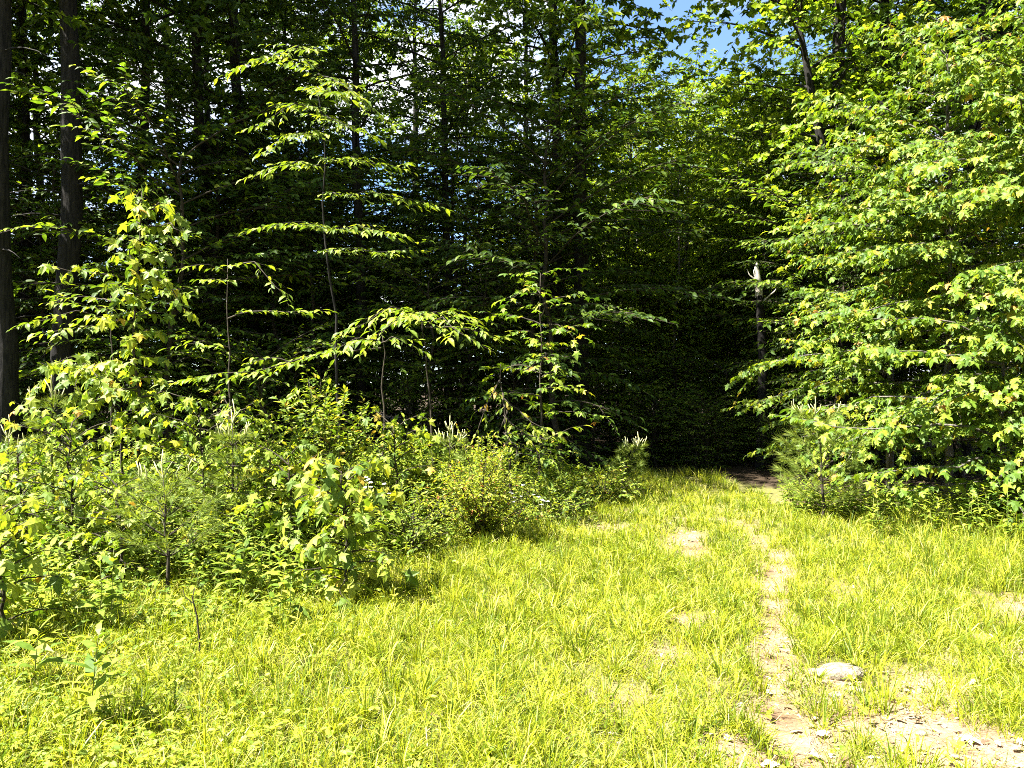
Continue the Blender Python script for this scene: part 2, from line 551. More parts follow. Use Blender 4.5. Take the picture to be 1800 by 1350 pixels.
def spray(pts, rng, twig_gap=.12, twig_len=.45, leaf_gap=.05, size=.09, t0=.15, fan=50, vjit=.18, droop=.25, tilt=.35, whorl=0, end=.35, leafdroop=.25):
    """A limb's side twigs in a rough plane and the leaves on them. Returns twig starts, twig ends, (P, F, N, S)."""
    pts = np.asarray(pts, float)
    length = np.linalg.norm(np.diff(pts, axis=0), axis=1).sum()
    m = max(3, int(length * (1 - t0) / twig_gap))
    ts = np.clip(np.linspace(t0, 1, m) + (rng.rand(m) - .5) * .5 / m, 0, 1)
    B, Tg = resample(pts, ts)
    up = np.array([0, 0, 1.0])
    side = nrm(np.cross(Tg, up) + 1e-6)
    sgn = np.where(np.arange(m) % 2 == 0, 1.0, -1.0)[:, None]
    a = np.radians(fan + (rng.rand(m, 1) - .5) * 40) * (1 - .5 * (ts[:, None] ** 3))
    D = nrm(Tg * np.cos(a) + side * sgn * np.sin(a) + up * (rng.randn(m, 1) * vjit))
    ln = twig_len * (end + (1 - end) * np.sin(np.pi * np.clip(.25 + .75 * (1 - ts), 0, 1)) ** .8) * (.7 + .6 * rng.rand(m))
    k = max(2, int(round(twig_len / leaf_gap)))
    s = (np.arange(k)[None, :] + .5 + (rng.rand(m, k) - .5) * .5) / k * ln[:, None]
    Q = B[:, None, :] + D[:, None, :] * s[..., None]
    Q[..., 2] -= droop * s ** 2
    sd = nrm(np.cross(D, up) + 1e-6)
    alt = np.where((np.arange(k)[None, :] + np.arange(m)[:, None]) % 2 == 0, 1.0, -1.0)
    b = np.radians(48 + rng.randn(m, k) * 14) * (1 - .9 * (s / ln[:, None]) ** 6)
    Fw = D[:, None, :] * np.cos(b)[..., None] + sd[:, None, :] * (alt * np.sin(b))[..., None]
    Fw[..., 2] -= leafdroop + rng.randn(m, k) * .18
    Fw = nrm(Fw)
    N = np.broadcast_to(up, Fw.shape) + rng.randn(m, k, 3) * tilt
    S = size * (.5 + .85 * rng.rand(m, k) ** .9)
    L = [Q.reshape(-1, 3), Fw.reshape(-1, 3), N.reshape(-1, 3), S.reshape(-1)]
    E = B + D * ln[:, None]
    E[:, 2] -= droop * ln ** 2
    if whorl:
        az = (np.arange(whorl)[None, :] / whorl + rng.rand(m, 1)) * 2 * np.pi + rng.randn(m, whorl) * .25
        Wf = np.stack([np.cos(az), np.sin(az), rng.randn(m, whorl) * .35 - .15], -1)
        Wf = nrm(Wf + D[:, None, :] * .35)
        Wn = np.broadcast_to(up, Wf.shape) + rng.randn(m, whorl, 3) * tilt
        L[0] = np.concatenate([L[0], np.repeat(E, whorl, 0)])
        L[1] = np.concatenate([L[1], Wf.reshape(-1, 3)])
        L[2] = np.concatenate([L[2], Wn.reshape(-1, 3)])
        L[3] = np.concatenate([L[3], (size * (.8 + .5 * rng.rand(m, whorl))).reshape(-1)])
    return B, E, L


def cat_leaves(Ls):
    return tuple(np.concatenate([l[k] for l in Ls]) for k in range(4))


def limb_path(p0, az, L, rise, droop, rng, n=7):
    t = np.linspace(0, 1, n)
    w = np.cumsum(rng.randn(n) * .05) * L * .3
    w -= w[0]
    dx, dy = math.cos(az), math.sin(az)
    return np.stack([p0[0] + dx * L * t - dy * w, p0[1] + dy * L * t + dx * w, p0[2] + L * (rise * t - droop * t * t)], 1)


# ------------------------------------------------------------------ ground
def grass_density(x, y):
    dA, dB = seg_dist(x, y, RUT_A), seg_dist(x, y, RUT_B)
    n1, n2, n3 = lattice(x, y, .55, 41), lattice(x, y, .22, 42), lattice(x, y, 1.4, 43)
    bare = np.exp(-(dA / (.10 + .10 * n1)) ** 2) * (.40 + .75 * n2 + .2 * n3) * (1 - .7 * smooth(7.0, 9.5, y))
    bare = np.maximum(bare, np.exp(-(dB / .22) ** 2) * .9 * smooth(.50, .72, n1) * (1 - .8 * smooth(9.2, 10.5, y)))
    near = (1 - smooth(3.4, 5.2, y)) * smooth(.35, 1.0, x)                                     # worn ground at lower right
    bare = np.maximum(bare, near * smooth(.36, .72, n1 * .4 + n2 * .6) * .93)
    right = smooth(2.0, 2.8, x) * (1 - smooth(5.6, 7.0, y))
    bare = np.maximum(bare, right * smooth(.46, .72, n1 * .6 + n2 * .4) * .9)
    bare = np.maximum(bare, smooth(.62, .8, n1 * .5 + n3 * .5) * .55 * smooth(-1.5, .6, x))
    for px, py, r in ((1476, 1195, .17), (1440, 1315, .16), (1210, 1095, .20), (1480, 1235, .13), (1280, 1325, .16)):
        d = EYE * F / (py - 675)
        bare = np.maximum(bare, 1.1 * np.exp(-(((x - (px - 900) / F * d) ** 2 + ((y - d) * .8) ** 2) / (r * (.6 + .8 * n2)) ** 2) ** 1.5))
    return np.clip(1 - bare, 0, 1)


def build_ground():
    u = np.linspace(-1, 1, 401)
    gx = 7.0 * np.sinh(u * 4.8) / np.sinh(1) * .145 * 6
    gx = gx / gx.max() * 420
    X, Y = np.meshgrid(gx, gx + 6.0, indexing='ij')
    Z = gz(X, Y)
    V = np.stack([X, Y, Z], -1).reshape(-1, 3)
    n = len(u)
    i = (np.arange(n - 1)[:, None] * n + np.arange(n - 1)[None, :]).reshape(-1)
    T = np.concatenate([np.stack([i, i + n, i + n + 1], 1), np.stack([i, i + n + 1, i + 1], 1)])
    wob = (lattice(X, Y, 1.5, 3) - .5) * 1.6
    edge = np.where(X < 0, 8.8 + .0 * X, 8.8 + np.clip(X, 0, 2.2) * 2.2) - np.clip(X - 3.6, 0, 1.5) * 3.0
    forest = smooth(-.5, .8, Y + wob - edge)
    me = tri_mesh('ground', V, T, M['soil'], {'forest': forest.reshape(-1), 'turf': smooth(.35, .85, grass_density(X, Y)).reshape(-1)}, smooth_shade=True)
    o = link('ground', me)
    o['kind'] = 'structure'


build_ground()

# ------------------------------------------------------------------ forest trees
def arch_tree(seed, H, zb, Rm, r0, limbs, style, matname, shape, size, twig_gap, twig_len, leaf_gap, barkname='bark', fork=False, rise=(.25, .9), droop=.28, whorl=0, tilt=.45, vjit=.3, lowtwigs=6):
    rng = np.random.RandomState(seed)
    w = Wood()
    t = np.linspace(0, 1, 18)
    lean = rng.randn(2) * .25
    wx = np.cumsum(rng.randn(18)) * .035
    wy = np.cumsum(rng.randn(18)) * .035
    tr = np.stack([lean[0] * t + wx - wx[0], lean[1] * t + wy - wy[0], H * t], 1)
    tr[0, 2] = -.15
    rad = r0 * (1 - t) ** .75 + .012
    rad[0] *= 1.35
    w.tube(tr, rad, 10, .12, rng)
    Ls, tA, tB = [], [], []
    golden = rng.rand() * 6.28
    stems = [(tr, 1.0)]
    if fork:
        p0 = resample(tr, np.array([.28]))[0][0]
        f = np.stack([p0 + np.array([-1.25 * s, -.3 * s, 5.2 * s + .6 * s * s]) for s in np.linspace(0, 1, 9)])
        w.tube(f, r0 * .62 * (1 - np.linspace(0, 1, 9)) ** .8 + .012, 8, .1, rng)
        stems.append((f, .75))
    for k in range(limbs):
        q = (k + rng.rand()) / limbs
        st, sc = stems[k % len(stems)]
        z = zb + (H - zb) * q ** .95
        frac = z / H if st is tr else q
        p0 = resample(st, np.array([min(frac, .99)]))[0][0]
        golden += 2.4 + rng.randn() * .35
        prof = (math.sin(math.pi * min(1, .22 + .78 * (1 - q))) ** .75) * (.75 + .5 * rng.rand())
        L = max(.5, Rm * prof * sc)
        rs = rise[0] + (rise[1] - rise[0]) * q
        path = limb_path(p0, golden, L, rs, droop, rng)
        w.tube(path, np.linspace(max(.012, r0 * .22 * L / Rm), .006, len(path)), 5)
        B, E, Lf = spray(path, rng, twig_gap, twig_len, leaf_gap, size, t0=.22, vjit=vjit, tilt=tilt, whorl=whorl)
        tA.append(B); tB.append(E); Ls.append(Lf)
    for k in range(lowtwigs):                       # bare dead branches below the crown
        z = zb * (.35 + .6 * rng.rand())
        p0 = resample(tr, np.array([z / H]))[0][0]
        path = limb_path(p0, rng.rand() * 6.28, .5 + rng.rand() * .8, .1, .35, rng, 5)
        w.tube(path, np.linspace(.014, .004, 5), 4)
    w.sticks(np.concatenate(tA), np.concatenate(tB), .006, .002)
    L = cat_leaves(Ls)
    return w.mesh('trunk', M[barkname]), leaf_mesh('crown', L, shape, M[matname], rng), len(L[0])


ARCH = {}
ARCH['oak'] = arch_tree(11, 17, 3.2, 2.9, .15, 62, 'oak', 'canopy', 'diamond', .165, .14, .7, .08, whorl=7, tilt=.75, vjit=.45)
ARCH['oak_shade_tone'] = arch_tree(12, 17, 2.6, 2.8, .14, 62, 'oak', 'canopy_shade_tone', 'diamond', .15, .14, .7, .08, whorl=7, tilt=.75, vjit=.4)
ARCH['oak_high'] = arch_tree(21, 17, 7.0, 2.8, .155, 56, 'oak', 'canopy', 'diamond', .15, .14, .7, .08, whorl=6, tilt=.75, lowtwigs=12)
ARCH['tall_maple'] = arch_tree(13, 16, 2.2, 2.7, .12, 64, 'maple', 'canopy', 'diamond', .14, .13, .65, .07, whorl=5, vjit=.4, tilt=.7)
ARCH['tall_beech'] = arch_tree(14, 15, 1.6, 3.0, .12, 62, 'beech', 'canopy_shade_tone', 'diamond', .115, .12, .75, .065, rise=(.05, .7), vjit=.15, tilt=.55)
ARCH['oak_slim'] = arch_tree(22, 17, 3.6, 1.95, .15, 62, 'oak', 'canopy', 'diamond', .16, .13, .55, .075, whorl=7, tilt=.75, vjit=.45)
ARCH['forked_oak'] = arch_tree(15, 15, 4.0, 2.15, .17, 66, 'oak', 'canopy_sun_tone', 'oak', .16, .15, .65, .085, whorl=6, fork=True, tilt=.7)
ARCH['birch'] = arch_tree(16, 11, 1.2, 1.9, .075, 58, 'birch', 'canopy_sun_tone', 'diamond', .14, .12, .45, .055, rise=(.35, 1.1), vjit=.45, whorl=5, barkname='bark_grey', tilt=.7)
ARCH['understory'] = arch_tree(17, 5.2, .4, 2.0, .035, 40, 'beech', 'canopy_shade_tone', 'ovate', .095, .10, .6, .06, rise=(.1, .8), vjit=.1, tilt=.45, barkname='twig', lowtwigs=0)
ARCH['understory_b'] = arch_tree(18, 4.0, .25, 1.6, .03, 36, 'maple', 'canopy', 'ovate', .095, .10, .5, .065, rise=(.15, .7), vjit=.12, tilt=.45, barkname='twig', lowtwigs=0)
ARCH['understory_sun_tone'] = arch_tree(27, 5.0, .4, 1.5, .035, 44, 'beech', 'canopy_sun_tone', 'ovate', .10, .11, .45, .06, rise=(.2, .9), vjit=.35, tilt=.7, barkname='twig', lowtwigs=0)
ARCH['thicket'] = arch_tree(19, 1.9, .1, 1.0, .018, 30, 'shrub', 'canopy', 'ovate', .075, .08, .38, .048, rise=(.3, .9), vjit=.2, barkname='twig', lowtwigs=0, tilt=.6)


def tree(arch, x, y, sc, rz, name, label, group=None, cat='tree', zs=1.0):
    tm, cm, _ = ARCH[arch]
    root = thing(name, label, cat, (x, y, g1(x, y) - .02), group, rz, sc)
    root.scale = (sc, sc, sc * zs)
    link('trunk', tm, root)
    c = link('crown', cm, root)
    c['kind'] = 'stuff'
    return root


GF = 'tall trees of the front forest edge'
front = [
    # px, d, arch, scale, rot, name, label
    (16, 11.4, 'oak_high', 1.05, .3, 'oak_tree', 'thick black trunk standing at the very left of the forest edge'),
    (104, 12.2, 'oak_high', 1.1, 1.9, 'oak_tree', 'thick flaky-barked trunk with speckled light, second from the left'),
    (52, 15.0, 'tall_maple', .8, 2.2, 'maple_tree', 'slim dark trunk seen between the two thick left trunks'),
    (246, 15.0, 'tall_beech', 1.0, .4, 'beech_tree', 'thin dark trunk rising behind the tall maple sapling'),
    (364, 14.2, 'oak_shade_tone', .9, 4.0, 'oak_tree', 'straight black trunk right of the tall maple sapling'),
    (446, 15.0, 'oak_shade_tone', .95, 5.1, 'oak_tree', 'black trunk behind the sunlit layered beech sprays'),
    (505, 17.0, 'tall_maple', .7, .9, 'maple_tree', 'slim trunk deep in shade just left of the sunlit beech stem'),
    (636, 14.6, 'tall_beech', .85, 2.9, 'beech_tree', 'dark trunk rising behind the long low sunlit branch'),
    (784, 15.5, 'tall_beech', .78, 3.7, 'beech_tree', 'dark trunk above the dome-shaped sunlit beech spray'),
    (968, 16.0, 'tall_maple', 1.05, 5.7, 'maple_tree', 'tall slim light-barked trunk left of its thicker twin in mid-forest'),
    (1022, 15.0, 'oak_slim', 1.0, .2, 'oak_tree', 'tall oak in mid-forest whose crown borders the open blue sky'),
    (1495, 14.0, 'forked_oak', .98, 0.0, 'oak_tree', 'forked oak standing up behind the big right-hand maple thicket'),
    (1535, 15.5, 'oak_shade_tone', 1.0, 2.0, 'oak_tree', 'dark trunk just right of the forked oak'),
    (1690, 14.0, 'oak_shade_tone', 1.05, 1.1, 'oak_tree', 'dark crowned oak above the top of the right-hand maple thicket'),
]
for px, d, a, s, rz, nm, lb in front:
    p = GP(px, d)
    tree(a, p[0], p[1], s, rz, nm, lb, GF)

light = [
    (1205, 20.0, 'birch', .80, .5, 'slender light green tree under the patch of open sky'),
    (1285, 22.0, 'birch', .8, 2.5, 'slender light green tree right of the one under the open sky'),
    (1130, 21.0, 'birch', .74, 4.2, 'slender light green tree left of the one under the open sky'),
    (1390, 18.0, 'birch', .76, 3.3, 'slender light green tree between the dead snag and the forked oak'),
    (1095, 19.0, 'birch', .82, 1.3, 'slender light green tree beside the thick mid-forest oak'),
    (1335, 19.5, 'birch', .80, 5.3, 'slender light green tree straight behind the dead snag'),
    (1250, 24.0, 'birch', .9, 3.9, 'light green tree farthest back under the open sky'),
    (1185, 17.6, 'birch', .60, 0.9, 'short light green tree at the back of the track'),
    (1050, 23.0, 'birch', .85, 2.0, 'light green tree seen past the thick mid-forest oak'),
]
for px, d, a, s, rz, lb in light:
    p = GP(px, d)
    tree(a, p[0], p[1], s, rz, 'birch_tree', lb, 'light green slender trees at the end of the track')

# deeper rows, stratified so that the wood closes behind the front trunks
rng = np.random.RandomState(31)
deep = []
for row, (y0, step) in enumerate(((18.5, 3.2), (24, 3.7), (31, 4.6))):
    x = -.78 * y0 - 3
    while x < .78 * y0 + 3:
        xx, yy = x + rng.randn() * .7, y0 + rng.randn() * 1.3
        deep.append((xx, yy, row))
        x += step
for xx, yy, row in deep:
    px = 900 + xx / yy * F
    rpx = 3.0 / yy * F
    a = ('oak', 'tall_maple', 'oak_shade_tone', 'tall_beech')[rng.randint(4)]
    s = .85 + .35 * rng.rand()
    H = 16.5
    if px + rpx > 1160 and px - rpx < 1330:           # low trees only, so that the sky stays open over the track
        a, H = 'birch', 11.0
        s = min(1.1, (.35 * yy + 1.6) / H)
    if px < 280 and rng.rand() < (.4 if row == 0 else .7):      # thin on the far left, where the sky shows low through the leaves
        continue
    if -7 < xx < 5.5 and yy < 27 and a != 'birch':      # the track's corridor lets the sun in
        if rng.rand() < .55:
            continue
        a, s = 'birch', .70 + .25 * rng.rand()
    tree(a, xx, yy, s, rng.rand() * 6.28, 'forest_tree', 'tall leafy tree deep in the wood, half hidden behind the front trunks', 'trees deep in the wood')

# the wood goes on to the left of the view and shades its own interior
for xx, yy, a in ((-10.4, 12.6, 'oak'), (-12.5, 13.5, 'tall_maple'), (-10.6, 15.5, 'oak_shade_tone'), (-13.5, 14.5, 'oak'), (-14.2, 18, 'tall_beech'), (-16.5, 12.5, 'oak'), (-17, 15.5, 'oak_shade_tone'), (-19, 20, 'tall_maple'),
                  (9.8, 11.5, 'oak'), (11.5, 14.5, 'tall_maple'),
                  (12.5, 8, 'oak'), (13.5, 3.5, 'oak_shade_tone'), (12.5, -1, 'tall_maple'), (13, -5.5, 'oak'), (10, -9.5, 'tall_beech'), (6.5, -11.5, 'oak'), (2.5, -12.5, 'oak_shade_tone'), (-1.5, -12, 'tall_maple'), (-5.5, -13, 'oak'), (-9.5, -13, 'oak_shade_tone'),  # from here an unseen ring, right and behind, added to cut sky fill
                  (16.5, 6, 'oak_shade_tone'), (16.5, 0.5, 'oak'), (16, -8, 'oak'), (11, -14, 'oak'), (4.5, -16, 'tall_beech'), (-3.5, -16, 'oak'), (-12.5, -16, 'oak'), (-14.5, -10.5, 'tall_beech'), (-19, -7, 'oak'), (-21, 0, 'oak_shade_tone'), (-22, 6, 'oak'), (0.5, -20, 'oak')):
    tree(a, xx, yy, 1.0, rng.rand() * 6.28, 'forest_tree', 'tall leafy tree of the wood beyond the edge of the view', 'trees beyond the edges of the view')

# a low far growth closes the view between the trunks
for i in range(70):
    yy = 21 + 24 * rng.rand()
    xx = (rng.rand() * 2 - 1) * (.74 * yy + 2)
    if 1060 < 900 + xx / yy * F < 1400 and yy < 26:
        continue
    tree(('understory', 'understory_b')[rng.randint(2)], xx, yy, 1.0 + .7 * rng.rand(), rng.rand() * 6.28, 'understory_tree', 'small leafy tree far back between the trunks', 'small trees far back in the wood')

for i in range(26):
    d = 26 + 14 * rng.rand()
    p = GP(980 + 460 * (i + rng.rand()) / 26, d)
    tree('birch' if i % 2 else 'understory', p[0], p[1], (.6 + .3 * rng.rand()) if i % 2 else 1.3 + .3 * rng.rand(), rng.rand() * 6.28, 'understory_tree', 'small leafy tree far back between the trunks', 'small trees far back in the wood')

# understory
GU = 'small understory trees in the shade'
for i in range(64):
    d = 11.3 + 9 * rng.rand()
    px = -80 + 1560 * (i + rng.rand()) / 64
    low = 1040 < px < 1430
    if 120 < px <= 1040:
        d = max(d, 12.8 + 1.5 * rng.rand())
        if rng.rand() < .3:
            continue
    if low:                                          # only low growth where the track enters
        d = 16.5 + 5 * rng.rand()
        if rng.rand() < .5:
            continue
    p = GP(px, d)
    a = ('understory', 'understory_b', 'understory')[rng.randint(3)]
    tree(a, p[0], p[1], (.45 + .25 * rng.rand()) if low else (.75 + .6 * rng.rand()), rng.rand() * 6.28, 'understory_tree', 'small layered understory tree in the dark of the wood', GU)
for i in range(40):
    d = 10.2 + 3.5 * rng.rand()
    px = -60 + 1560 * (i + rng.rand()) / 40
    if 1040 < px < 1400:
        d = 14.2 + 2.5 * rng.rand()
    elif px < 540:
        d += 1.9
    elif 540 < px:
        d += 2.6
        if rng.rand() < .5:
            continue
    p = GP(px, d)
    tree('thicket', p[0], p[1], .6 + .5 * rng.rand(), rng.rand() * 6.28, 'understory_bush', 'low leafy bush in shade along the foot of the wood', 'bushes along the foot of the wood', 'bush')


for i in range(11):                                 # paler leaf tones stand in for sun in the track's gap
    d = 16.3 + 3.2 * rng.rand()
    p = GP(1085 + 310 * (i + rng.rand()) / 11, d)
    tree('understory_sun_tone', p[0], p[1], .7 + .4 * rng.rand(), rng.rand() * 6.28, 'understory_tree', 'small layered understory tree in the dark of the wood', GU)
for i in range(14):                                 # low dark growth across the end of the track
    d = 14.0 + 2.2 * rng.rand()
    p = GP(1120 + 280 * (i + rng.rand()) / 14, d)
    tree('thicket', p[0], p[1], .35 + .3 * rng.rand(), rng.rand() * 6.28, 'understory_bush', 'low leafy bush in shade along the foot of the wood', 'bushes along the foot of the wood', 'bush')
for i in range(24):                                 # the wood stays closed low down behind the left trunks
    d = 20 + 16 * rng.rand()
    p = GP(280 + 760 * (i + rng.rand()) / 24, d)
    tree('understory', p[0], p[1], 1.0 + .6 * rng.rand(), rng.rand() * 6.28, 'understory_tree', 'small leafy tree far back between the trunks', 'small trees far back in the wood')
for i in range(16):                                 # growth behind the right thicket
    d = 12.8 + 5 * rng.rand()
    p = GP(1430 + 520 * (i + rng.rand()) / 16, d)
    tree(('understory', 'understory_b')[i % 2], p[0], p[1], .8 + .5 * rng.rand(), rng.rand() * 6.28, 'understory_tree', 'small layered understory tree in the dark of the wood', GU)


# ------------------------------------------------------------------ custom plants with limbs that follow the photograph
def plant(name, label, cat, stem, limbs, shape, matname, size, group=None, r0=.02, seed=1, parts=True, most=300, barkname='twig', dens=1.0, minpx=9.0, **kw):
    rng = np.random.RandomState(seed)
    stem = np.asarray(stem, float)
    base = stem[0].copy()
    root = thing(name, label, cat, tuple(base), group)
    w = Wood()
    n = 12
    st, _ = resample(stem, np.linspace(0, 1, n))
    st[1:-1] += rng.randn(n - 2, 3) * .012 * np.array([1, 1, 0])
    w.tube(st - base, np.linspace(r0, max(.004, r0 * .2), n), 7)
    Ls, A, B = [], [], []
    args = dict(twig_gap=.11 / dens, twig_len=.35, leaf_gap=.065 / dens ** .5, size=size)
    args.update(kw)
    for lb in limbs:
        extra = {}
        if isinstance(lb, tuple) and len(lb) == 2 and isinstance(lb[1], dict):
            lb, extra = lb
        pts = np.asarray(lb, float)
        m = 7
        q, _ = resample(pts, np.linspace(0, 1, m))
        length = np.linalg.norm(np.diff(q, axis=0), axis=1).sum()
        q[1:] += rng.randn(m - 1, 3) * .012 * length
        bw = Wood()
        bw.tube(q - base, np.linspace(min(r0 * .5, .006 + .006 * length), .0025, m), 5)
        aa, bb, L = spray(q, rng, **{**args, **extra})
        bw.sticks(aa - base, bb - base, .0022, .001)
        link('branch', bw.mesh('branch', M[barkname]), root)
        Ls.append(L)
    link('stem', w.mesh('stem', M[barkname]), root)
    add_leaves(root, base, cat_leaves(Ls), shape, matname, rng, parts, most, minpx=minpx)
    return root


def auto_limbs(stem, n, Lmax, rng, t0=.15, t1=1.0, rise=(.2, .8), droop=.25, az=None, spread=3.15, taper=.5):
    out = []
    g = rng.rand() * 6.28
    for k in range(n):
        q = (k + rng.rand() * .8) / n
        t = t0 + (t1 - t0) * q
        p0 = resample(stem, np.array([t]))[0][0]
        g += 2.4 + rng.randn() * .4
        a = g if az is None else az + (rng.rand() - .5) * 2 * spread
        L = Lmax * (1 - taper * q ** 1.5) * (.7 + .5 * rng.rand())
        out.append(limb_path(p0, a, L, rise[0] + (rise[1] - rise[0]) * q, droop, rng))
    return out


def px_stem(px, d, top, lean=0, base_px=None):
    b = GP(base_px if base_px is not None else px, d)
    t = PX(px + lean, top, d)
    mid = (b + t) / 2
    mid[0] += .02
    return [b, mid, t]


# ---- the big right-hand maples
rm = [
    # px, d, top, n limbs, Lmax, label, seed
    (1665, 10.6, 95, 46, 2.7, 'broad bushy maple in front of the forked oak, branches down to the weeds', 101),
    (1845, 9.6, -170, 50, 2.5, 'tallest sunlit maple, rising out of view at the right edge', 102),
    (1565, 11.4, 300, 34, 1.75, 'shorter maple at the track side of the right thicket', 103),
]
for px, d, top, n, Lm, lb, sd in rm:
    rg = np.random.RandomState(sd)
    stem = px_stem(px, d, top)
    limbs = auto_limbs(stem, n, Lm, rg, t0=.13, rise=(.12, .9), droop=.3, taper=.72)
    limbs += auto_limbs(stem, n // 2, Lm * 1.05, rg, t0=.16, t1=.9, rise=(.1, .6), droop=.3, az=-2.2, spread=1.0, taper=.55)
    plant('maple_tree', lb, 'tree', stem, limbs, 'maple', 'maple', .092, 'sunlit maples of the right thicket', r0=.06, seed=sd, twig_gap=.095, twig_len=.55, leaf_gap=.056, vjit=.18, tilt=.5, leafdroop=.7, barkname='bark_grey', minpx=8)


def LB(d, *pp, **extra):
    """A limb through pixels; each is (px, py) or (px, py, depth shift)."""
    pts = [PX(q[0], q[1], d + (q[2] if len(q) > 2 else 0)) for q in pp]
    return (pts, extra) if extra else pts


# low branches of the right thicket that catch the light one above the other
rg = np.random.RandomState(110)
stem = px_stem(1760, 8.9, 520)
limbs = [LB(8.7, (1760, 640), (1680, 620, -.3), (1540, 615, -.7)), LB(8.7, (1760, 690), (1700, 690, -.4), (1640, 715, -.6)),
         LB(8.7, (1760, 560), (1800, 600, -.5), (1850, 640, -.8)), LB(8.7, (1760, 770), (1640, 740, -.1), (1500, 760, -.2), (1400, 740, 0)),
         LB(8.7, (1760, 800), (1700, 815, -.4), (1560, 830, -.6)), LB(8.7, (1760, 820), (1800, 790, -.4), (1860, 780, -.6)),
         LB(8.7, (1760, 850), (1690, 850, -.3), (1600, 865, -.4)), LB(8.7, (1760, 700), (1560, 700, .3), (1440, 720, .3)),
         LB(8.7, (1760, 600), (1650, 560, 0), (1500, 560, .3))]
limbs += auto_limbs(stem, 16, 1.5, rg, t0=.1, rise=(.1, .5), droop=.25, az=-1.9, spread=1.3)
plant('maple_tree', 'low maple with tiers of bright drooping branches at the front of the right thicket', 'tree', stem, limbs, 'maple', 'maple', .10, 'sunlit maples of the right thicket', r0=.04, seed=111, twig_gap=.095, twig_len=.42, leaf_gap=.062, vjit=.12, tilt=.4, leafdroop=.6, barkname='bark_grey', minpx=8)

# ---- sunlit beech sprays at the front of the dark wood
GBe = 'sunlit young beeches against the dark wood'
plant('young_beech', 'tall young beech with stacked sunlit sprays against the dark wood', 'tree', [GP(600, 10.9), PX(590, 560, 10.9), PX(566, 380, 10.7), PX(574, 240, 10.6), PX(556, 150, 10.5)],
      [LB(9.7, (560, 120, .9), (500, 100, -.5), (425, 105, -.8)), LB(9.7, (560, 130, .9), (610, 150, -.5), (650, 190, -.6)), LB(9.7, (560, 90, .9), (520, 80, -.3), (500, 95, -.5)),
       LB(9.7, (560, 190, .9), (510, 185, -.5), (470, 215, -.8)), LB(9.7, (560, 230, .9), (520, 240, -.6), (490, 255, -.8)), LB(9.7, (565, 280, .9), (640, 275, -.6), (705, 290, -.7)),
       LB(9.7, (560, 290, .9), (500, 285, -.4), (470, 300, -.7)), LB(9.7, (568, 340, .9), (650, 340, -.5), (750, 355, -.6)), LB(9.7, (560, 205, .9), (600, 215, -.7), (640, 230, -.8)),
       LB(9.7, (570, 410, .9), (640, 395, -.6), (690, 410, -.8)), LB(9.7, (570, 440, .9), (650, 445, -.4), (720, 440, -.5)), LB(9.7, (565, 400, .9), (520, 390, -.5), (480, 395, -.6)),
       LB(9.7, (560, 160, .9), (580, 160, -.8), (600, 170, -1.2))],
      'ovate', 'beech', .095, GBe, r0=.03, barkname='bark', seed=201, vjit=.08, tilt=.25, twig_len=.42, leaf_gap=.065, minpx=8)
plant('young_beech', 'young beech with two drooping sprays beside the straight black trunk', 'tree', px_stem(400, 9.3, 455),
      [LB(9.3, (400, 480), (360, 462, -.4), (320, 470, -.6)), LB(9.3, (400, 470), (450, 462, -.4), (500, 520, -.6)), LB(9.3, (400, 490), (370, 490, -.7), (345, 505, -.8)),
       LB(9.3, (400, 610), (360, 600, -.5), (330, 605, -.7)), LB(9.3, (400, 560), (460, 545, -.3), (560, 550, -.5))],
      'ovate', 'beech', .09, GBe, r0=.02, seed=202, vjit=.08, tilt=.25, twig_len=.26, leaf_gap=.07, minpx=8)
plant('young_beech', 'young beech with a dome-shaped sunlit spray over the darkest hollow', 'tree', px_stem(742, 9.4, 548, base_px=765),
      [LB(9.4, (745, 560), (690, 540, -.4), (620, 575, -.6)), LB(9.4, (745, 555), (790, 545, -.4), (835, 570, -.6)), LB(9.4, (745, 560), (700, 560, -.8), (650, 600, -1.1)),
       LB(9.4, (745, 560), (740, 545, -.7), (735, 560, -1.2)), LB(9.4, (748, 575), (820, 580, -.1), (870, 590, -.2)), LB(9.4, (745, 565), (780, 560, -.8), (810, 585, -1.1))],
      'ovate', 'beech', .10, GBe, r0=.022, seed=203, vjit=.08, tilt=.25, twig_len=.42, leaf_gap=.06, minpx=8)
plant('young_beech', 'young beech reaching out one long low sunlit branch across the dark hollow', 'tree', px_stem(672, 8.6, 590),
      [LB(8.3, (670, 612), (600, 612, -.2), (520, 635, -.4), (430, 662, -.5), (330, 672, -.5)), LB(8.3, (668, 600), (630, 595, -.3), (590, 612, -.5)), LB(8.3, (668, 605), (690, 590, -.3), (705, 600, -.4)),
       LB(8.3, (520, 635, -.4), (470, 630, -.4), (440, 640, -.4))],
      'ovate', 'beech', .095, GBe, r0=.022, seed=204, vjit=.07, tilt=.22, twig_len=.34, twig_gap=.09, leaf_gap=.055, minpx=8)
plant('young_beech', 'young beech holding a layered spray behind the left thick trunk', 'tree', px_stem(195, 9, 520),
      [LB(9, (195, 560), (130, 545, -.4), (65, 565, -.6)), LB(9, (195, 550), (150, 535, -.6), (120, 530, -.8)), LB(9, (195, 575), (140, 575, -.7), (100, 580, -.9)), LB(9, (195, 530), (150, 520, .2), (110, 520, .2))],
      'ovate', 'beech', .095, GBe, r0=.02, seed=205, vjit=.08, tilt=.25, twig_len=.36, leaf_gap=.06, minpx=8)
rg = np.random.RandomState(206)
st = px_stem(950, 10.6, 480)
